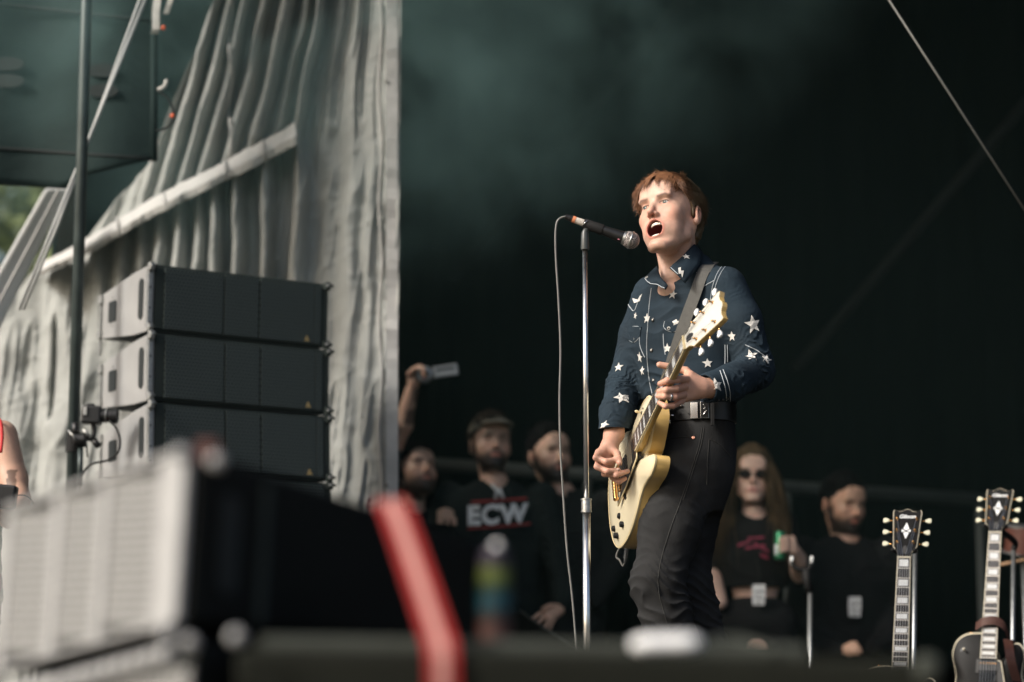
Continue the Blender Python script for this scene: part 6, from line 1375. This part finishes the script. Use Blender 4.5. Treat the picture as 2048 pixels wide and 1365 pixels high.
# --- bearded man at the right
Yr = 11.1; q = lambda x, y, d=0.0: P(x, y, Yr + d)
ra = ([q(1608, 1104), q(1600, 1220, .02), q(1650, 1300, -.14), q(1680, 1302, -.20)], [.064, .054, .044, .036]); la = ([q(1776, 1102), q(1790, 1220, .02), q(1770, 1290, -.14), q(1752, 1294, -.19)], [.064, .054, .044, .036])
h1 = simple_hand([q(1680, 1302, -.20), q(1690, 1302, -.22)], [q(1700, 1294, -.24), q(1702, 1300, -.25), q(1702, 1306, -.25), q(1700, 1312, -.24)], [q(1718, 1294, -.26), q(1722, 1301, -.27), q(1721, 1308, -.27), q(1716, 1314, -.26)], [q(1692, 1296, -.23), q(1702, 1288, -.25), q(1712, 1286, -.26)])
pr_, fr2, HR, TR_, shr = make_person('dark-haired bearded man in a black open-collared shirt near the guitars', q(1686, 1006), (28, -10, 0), 1.08, (.64, .39, .27), beard=(.012, .009, .008), chest=q(1692, 1094), shw=.235, yaw_b=12, arms=[ra, la], hands=[h1], top=cloth('black_shirt', (.008, .008, .009)), hair='short', hairc=(.006, .005, .005))
# passes worn on lanyards
for (x, y, Yp, lab) in ((1518, 1190, Yw, 'white laminated pass hanging at the waist of the woman in sunglasses'), (1710, 1214, Yr, 'white laminated pass hanging on the bearded man at the right')):
    T_ = TW_ if Yp == Yw else TR_; h = hit(T_, x, y - 40) or (P(x, y - 40, Yp - .15), arr((0, -1., 0))); c = P(x, y, h[0][1] - .035)
    e = empty('lanyard_pass', c + arr((0, 0, -.045)), lab, 'pass', 'lanyard passes')
    mb = MB(); mb.prism([(-.028, -.045), (.022, -.045), (.028, .0), (.028, .045), (-.028, .045), (-.031, .0)], -.001, .002, c, (1, 0, 0), (0, 0, 1), (0, -1, 0)); mb.build('card', M_print_w, e)
    for k, zz in enumerate((.022, -.002, -.024)):
        mb = MB(); mb.box(c + arr((0, -.004, zz - .010)), (.045 - .008 * k, .002, .005)); mb.build('print_line', mat('grey_print', (.10, .10, .10), .8), e)
    mb = MB(); mb.tube([c + arr((-.004, 0, .045)), h[0] + h[1] * .02, (h[0] + P(x - 12, y - 110, Yp - .16)) / 2 * arr((1, 1, 1))], .0025, 5); mb.build('cord', M_rubber, e, smooth=True)

# --- person at the left edge, only an arm and shoulder in view
Yl = 8.0; q = lambda x, y, d=0.0: P(x, y, Yl + d)
ra = ([q(-190, 875, .0), q(-215, 985, -.02), q(-120, 1005, -.25)], [.055, .048, .038]); la = ([q(4, 872), q(24, 960, -.02), q(34, 1000, -.06), q(20, 1032, -.16), q(-12, 1020, -.27)], [.052, .050, .042, .038, .030])
h1 = simple_hand([q(-8, 1022, -.26), q(-18, 1012, -.29)], [q(-22, 1002, -.30), q(-26, 1008, -.31), q(-28, 1014, -.31), q(-28, 1020, -.30)], [q(-12, 992, -.34), q(-16, 1000, -.35), q(-18, 1008, -.35), q(-20, 1016, -.34)], [q(-18, 1006, -.29), q(-10, 998, -.33)])
M_tank = mat('green_tank_top', (.035, .20, .12), .85, noise=.5, nscale=25, bump=.3, bscale=90)
pl_, fl_, HL, TL_, shl = make_person('person in a green vest at the left edge, one bare tattooed arm in view', q(-92, 730), (30, 0, 0), 1.0, (.58, .36, .26), chest=q(-95, 858), shw=.195, yaw_b=25, arms=[ra, la], hands=[h1], top=M_tank, hair='short', hairc=(.05, .035, .02), sleeve=0.0, res=.005, grp='people at the edges', tattoo=lambda v: (v[:, 0] > q(34, 1000)[0] - .02) & (v[:, 2] < q(30, 945)[2]) & (v[:, 2] > q(30, 985)[2]))
mb = MB(); M_redtrim = mat('red_trim', (.55, .03, .03), .7)
tr = [q(-14, 836, -.05), q(-4, 838, -.055), q(2, 848, -.065), q(4, 875, -.08), q(1, 905, -.10)]
mb.tube(crom(tr, 5), .006, 8); mb.build('red_trim', M_redtrim, pl_, smooth=True)
tk = empty('tablet', q(-5, 1010, -.36), 'black handheld device held by the person at the left edge', 'device')
mb = MB(); mb.box(q(0, 993, -.34), (.105, .05, .075), np.array(Matrix.Rotation(R(6), 3, 'Y'))); bevel(mb.build('device_body', M_black, tk), .008)
mb = MB(); mb.tube(crom([q(30, 992, -.33), q(46, 991, -.30), q(60, 998, -.26), q(70, 1016, -.24), q(80, 1060, -.22)], 5), .0025, 6); mb.build('device_cord', M_rubber, tk, smooth=True)

# ================================================================== rail behind the people, guitars on stands, clamped camera
M_railm = mat('dull_rail', (.045, .05, .044), .7, noise=.3, nscale=6)
rail = empty('guard_rail', (P(1400, 960, 12.2)[0], 12.2, DECK), 'dull grey guard rail running behind the people across the stage', 'rail')
r0, r1 = P(700, 918, 11.9), P(2015, 1004, 12.6); mb = MB(); mb.tube([r0, r1], .034, 12); mb.build('top_rail', M_railm, rail, smooth=True)
for k in range(4): p = r0 + (r1 - r0) * (k + .15) / 3.3; mb = MB(); mb.tube([(p[0], p[1], DECK), p], .022, 10); mb.build('post', M_railm, rail, smooth=True)
bmats = dict(gm); bmats.update(body=M_blacklac, hback=M_blacklac, hface=M_blacklac, neck=M_blacklac, logo=True, guard=M_black, tuner=mat('pearloid_button', (.62, .60, .45), .3), pickup=M_black, binding=mat('cream_binding_b', (.62, .56, .42), .4), board=M_ebony)
def stand_guitar(nut, bridge_dir, nrm, label, body):
    u_ = unit(bridge_dir); n_ = arr(nrm); n_ = unit(n_ - u_ * np.dot(n_, u_)); w_ = np.cross(u_, n_); o = nut - u_ * .628
    return make_guitar('electric_guitar', label, (u_, w_, n_), o, bmats, 1.0, body=body, group='black guitars on stands')
nutA = P(1808, 1116, 8.0); gA, GA = stand_guitar(nutA, arr((.085, .14, 1)), arr((-.30, -1, .1)), 'black electric guitar on a stand, the left one, only neck and headstock showing', True)
nutB = P(1990, 1066, 8.6); gB, GB = stand_guitar(nutB, arr((.118, .16, 1)), arr((-.42, -1, .1)), 'black electric guitar with cream edging on a stand at the right edge', True)
M_stand = mat('stand_tube', (.28, .29, .29), .35, metal=.8, noise=.15)
for k, (G_, x, ya, yb_, Ys, lab) in enumerate(((GA, 1829, 1080, 1330, 8.22, 'black and steel guitar stand holding the left black guitar'), (GB, 2026, 1085, 1300, 8.85, 'black and steel guitar stand holding the right black guitar'))):
    s = empty('guitar_stand', (P(x, 1300, Ys)[0], Ys, DECK), lab, 'stand', 'guitar stands'); top = P(x + 1, ya + 15, Ys); bot = P(x - 10, 1480, Ys + .02); bot[2] = DECK + .10
    mb = MB(); mb.tube([bot, top], .0085, 10); mb.build('upright', M_stand, s, smooth=True)
    ny = G_(.655, 0, -.035); mb = MB(); mb.tube(crom([top, top + arr((0, -.02, .03)), ny + arr((.01, .05, .0)), ny + arr((0, .02, 0))], 5), .011, 10); mb.build('neck_arm', M_rubber, s, smooth=True)
    for sx in (-1, 1): mb = MB(); mb.tube([ny + arr((sx * .008, .02, 0)), G_(.655, sx * .034, -.02), G_(.652, sx * .036, .014)], .0065, 8); mb.build('yoke_prong', M_rubber, s, smooth=True)
    for a in (0, 2.1, 4.2): e = arr((bot[0] + .22 * math.cos(a + .5), bot[1] + .22 * math.sin(a + .5), DECK + .008)); mb = MB(); mb.tube([bot, e], .009, 8); mb.build('leg', M_rubber, s, smooth=True)
    for sx in (-1, 1): mb = MB(); mb.tube([bot + arr((0, 0, .02)), G_(-.19, sx * .06, -.10), G_(-.192, sx * .07, .01)], .008, 8); mb.build('cradle_arm', M_rubber, s, smooth=True)
M_bstrap = mat('brown_leather_strap', (.075, .030, .022), .5, noise=.25, nscale=40)
mb = MB(); pts = crom([GB(.10, .10, -.02), GB(.16, .085, .02), GB(.21, .075, .02), GB(.25, .06, -.03), GB(.24, .075, -.09)], 5); mb.ribbon(pts, (.95, .2, -.1), .034, .003, (-.2, -1, .1)); mb.build('hanging_strap', M_bstrap, gB)
mb = MB(); pts = crom([GB(.285, -.05, .0), GB(.30, -.02, .018), GB(.305, .02, .018), GB(.29, .05, .0), GB(.26, .06, -.03)], 5); mb.ribbon(pts, unit((.1, 0, 1)), .030, .003, (-.2, -1, .1)); mb.build('hanging_strap', M_bstrap, gB)
# bare stand between the bearded man and the guitars
e = empty('instrument_stand', (P(1617, 1300, 9.6)[0], 9.6, DECK), 'empty instrument stand with a forked black top left of the guitars', 'stand')
q = lambda x, y, d=0.0: P(x, y, 9.6 + d)
top = q(1620, 1184); bt = q(1614, 1480); bt[2] = DECK + .05
mb = MB(); mb.tube([bt, top], .0085, 10); mb.build('upright', mat('bright_tube', (.5, .51, .5), .3, metal=.8), e, smooth=True)
mb = MB(); mb.tube([top, q(1614, 1160), q(1612, 1140)], .016, 10); mb.build('neck_block', M_rubber, e, smooth=True)
mb = MB(); mb.tube(crom([q(1584, 1122), q(1588, 1134), q(1602, 1140), q(1618, 1138), q(1622, 1126)], 5), .009, 8); mb.build('fork', M_rubber, e, smooth=True)
for x in (1583, 1623): mb = MB(); mb.tube([q(x, 1130), q(x + 1, 1113)], .006, 8); mb.build('fork_tip', M_print_w, e, smooth=True)
for a in (0, 2.1, 4.2): mb = MB(); mb.tube([bt + arr((0, 0, .12)), arr((bt[0] + .24 * math.cos(a), bt[1] + .24 * math.sin(a), DECK + .008))], .009, 8); mb.build('leg', M_rubber, e, smooth=True)
# part of a wooden drum at the right edge
dr = empty('drum', P(2040, 1110, 9.9), 'reddish wooden drum partly in view at the right edge', 'drum')
c = P(2046, 1082, 9.9); mb = MB(); mb.lathe(c + arr((0, .0, -.055)), c + arr((.1, -.2, 1)), [(0, .075), (.004, .08), (.11, .08), (.114, .075)], 24); mb.build('shell', mat('red_wood', (.10, .036, .025), .45, coat=.2, noise=.25, nscale=12), dr, auto=35)
for zz in (-.05, .055): mb = MB(); mb.lathe(c + arr((zz * .1, -zz * .2, zz - .004)), c + arr((.1, -.2, 1)), [(0, .079), (0, .086), (.009, .086), (.009, .079)], 24); mb.build('hoop', M_stand, dr)
mb = MB(); mb.tube([c + arr((0, 0, -.05)), (c[0], c[1], DECK)], .012, 8); mb.build('leg', M_stand, dr, smooth=True)
mb = MB(); mb.tube([P(1995, 1131, 9.8), P(2080, 1114, 9.8)], .006, 8); tag(mb.build('drumstick', mat('pale_wood', (.36, .22, .12), .6), smooth=True), 'thin wooden drumstick by the drum at the right edge', 'drumstick')
# flight case edge under the resting hand
mb = MB(); a, b = P(1040, 1222, 10.4), P(1160, 1308, 10.0); mb.hexa([(a[0], a[1], DECK), (b[0], b[1], DECK), (b[0] + .1, b[1] + .7, DECK), (a[0] - .3, a[1] + .5, DECK), a, b, b + arr((.1, .7, 0)), a + arr((-.3, .5, 0))]); fc = mb.build('flight_case', mat('case_black', (.008, .009, .009), .5)); tag(bevel(fc, .01), 'black flight case with a thin metal edge under the resting hand', 'case')
mb = MB(); mb.tube([a, b], .0045, 6); mb.build('metal_edge', mat('dull_alu', (.16, .17, .16), .5, metal=.6), fc, smooth=True)

# ---------------------------------------------------------------- photo camera clamped to the pole
q = lambda x, y, d=0.0: P(x, y, 8.65 + d)
pc = empty('photo_camera', q(185, 855), 'black photo camera with a stubby lens clamped beside the pole', 'camera')
mb = MB(); mb.box(q(184, 831), (.072, .06, .066), np.array(Matrix.Rotation(R(3), 3, 'Y'))); cb = bevel(mb.build('camera_body', M_black, pc), .008)
mb = MB(); mb.box(q(182, 813), (.03, .05, .016)); bevel(mb.build('viewfinder', M_black, cb), .005)
l0, l1 = q(196, 831), q(237, 833); mb = MB(); mb.lathe(l0, l1, [(0, .020), (.010, .023), (.012, .026), (.030, .026), (.032, .0235), (.045, .0235), (.047, .028), (.070, .028), (.072, .024), (.066, .022), (.066, .001)], 22); mb.build('lens', M_black, pc, auto=35)
for x in (200, 212, 224): 
    mb = MB(); f = (x - 196) / 41; mb.lathe(l0 + (l1 - l0) * f, l1 + (l1 - l0), [(0, .0265), (0, .0275), (.003, .0275), (.003, .0265)], 22); mb.build('lens_ring', M_rig, pc, auto=35)
mb = MB(); mb.box(q(170, 822, -.034), (.012, .006, .03)); mb.build('strap_lug', M_rig, cb)
cm = empty('pole_clamp', q(158, 885), 'black ball-head clamp gripping the pole under the photo camera', 'clamp')
mb = MB(); mb.lathe(q(148, 882), q(175, 880), [(0, .022), (.005, .026), (.04, .026), (.045, .020)], 18); mb.build('clamp_drum', M_black, cm, auto=35)
mb = MB(); mb.tube(crom([q(172, 876), q(184, 878), q(188, 864), q(186, 846)], 5), .009, 8); mb.build('bent_arm', M_black, cm, smooth=True)
mb = MB(); mb.tube([q(136, 861, -.02), q(150, 876, -.04)], .004, 6); mb.build('lever', M_rig, cm, smooth=True)
mb = MB(); mb.tube([q(166, 860, -.02), q(180, 872, -.02)], .006, 6); mb.build('lever', M_rig, cm, smooth=True)
mb = MB(); mb.tube([q(150, 846), q(152, 872)], .013, 10); mb.build('ball_neck', M_black, cm, smooth=True)
mb = MB(); mb.tube([q(187, 880), q(198, 894)], .012, 8); mb.build('wing_knob', M_black, cm, smooth=True)
mb = MB(); mb.tube([q(173, 888), q(175, 915)], .003, 6); mb.build('tether', M_rubber, cm, smooth=True)
mb = MB(); mb.tube([q(161, 895), q(160, 975)], .010, 8); mb.build('second_tube', M_pole, cm, smooth=True)
mb = MB(); mb.tube(crom([q(218, 842, -.03), q(232, 856, -.04), q(240, 880, -.04), q(236, 905, -.03), q(215, 921, -.02), q(185, 928, -.01), q(168, 944, 0), q(160, 980, 0), q(158, 1060, 0)], 6), .0042, 8); tag(mb.build('camera_cable', M_rubber, smooth=True), 'black cable looping from the clamped camera down the pole', 'cable')

# ---------------------------------------------------------------- drifting stage smoke
def smoke(name, lo, hi, dens, scale, seed, thr, label):
    lo, hi = arr(lo), arr(hi); mb = MB(); mb.box((lo + hi) / 2, hi - lo); o = mb.build(name, None); tag(o, label, 'smoke', kind='stuff')
    m = bpy.data.materials.new('smoke_%d' % seed); m.use_nodes = True; nt = m.node_tree; nt.nodes.clear(); out = nt.nodes.new('ShaderNodeOutputMaterial'); v = nt.nodes.new('ShaderNodeVolumePrincipled'); nt.links.new(v.outputs[0], out.inputs['Volume'])
    v.inputs['Color'].default_value = (.48, .82, .80, 1); v.inputs['Anisotropy'].default_value = .2
    tc = nt.nodes.new('ShaderNodeTexCoord'); n = nt.nodes.new('ShaderNodeTexNoise'); n.noise_dimensions = '4D'; n.inputs['W'].default_value = seed; n.inputs['Scale'].default_value = scale; n.inputs['Detail'].default_value = 5; n.inputs['Distortion'].default_value = .8
    nt.links.new(tc.outputs['Object'], n.inputs['Vector'])
    mr = nt.nodes.new('ShaderNodeMapRange'); mr.inputs[1].default_value = thr; mr.inputs[2].default_value = .70; mr.inputs[3].default_value = 0; nt.links.new(n.outputs[0], mr.inputs[0])
    # thickest near the curtain, thinning out towards the right and the faces of the box
    def fade(cen, sc_, r0, r1, top):
        g = nt.nodes.new('ShaderNodeVectorMath'); g.operation = 'SUBTRACT'; g.inputs[1].default_value = cen; nt.links.new(tc.outputs['Generated'], g.inputs[0]); g2 = nt.nodes.new('ShaderNodeVectorMath'); g2.operation = 'MULTIPLY'; g2.inputs[1].default_value = sc_; nt.links.new(g.outputs[0], g2.inputs[0])
        ln = nt.nodes.new('ShaderNodeVectorMath'); ln.operation = 'LENGTH'; nt.links.new(g2.outputs[0], ln.inputs[0]); fd = nt.nodes.new('ShaderNodeMapRange'); fd.inputs[1].default_value = r1; fd.inputs[2].default_value = r0; fd.inputs[3].default_value = 0; fd.inputs[4].default_value = top; nt.links.new(ln.outputs['Value'], fd.inputs[0]); return fd
    fd = fade((.20, .42, .84), (1, .5, .8), .02, .40, dens); 
    mu = nt.nodes.new('ShaderNodeMath'); mu.operation = 'MULTIPLY'; nt.links.new(mr.outputs[0], mu.inputs[0]); nt.links.new(fd.outputs[0], mu.inputs[1]); ad = nt.nodes.new('ShaderNodeMath'); ad.operation = 'ADD'; nt.links.new(mu.outputs[0], ad.inputs[0]); nt.links.new(fade((.5, .5, .5), (1, 1, 1), .40, .70, dens * .0036).outputs[0], ad.inputs[1]); nt.links.new(ad.outputs[0], v.inputs['Density'])
    o.data.materials.append(m); return o
a, b = P(0, -60, 8.0), P(1900, 700, 12.0)
smoke('stage_smoke', (-2.4, 7.75, .3), (4.8, 13.0, 4.8), 2.0, 1.5, 3, .49, 'thin teal smoke drifting over the stage')
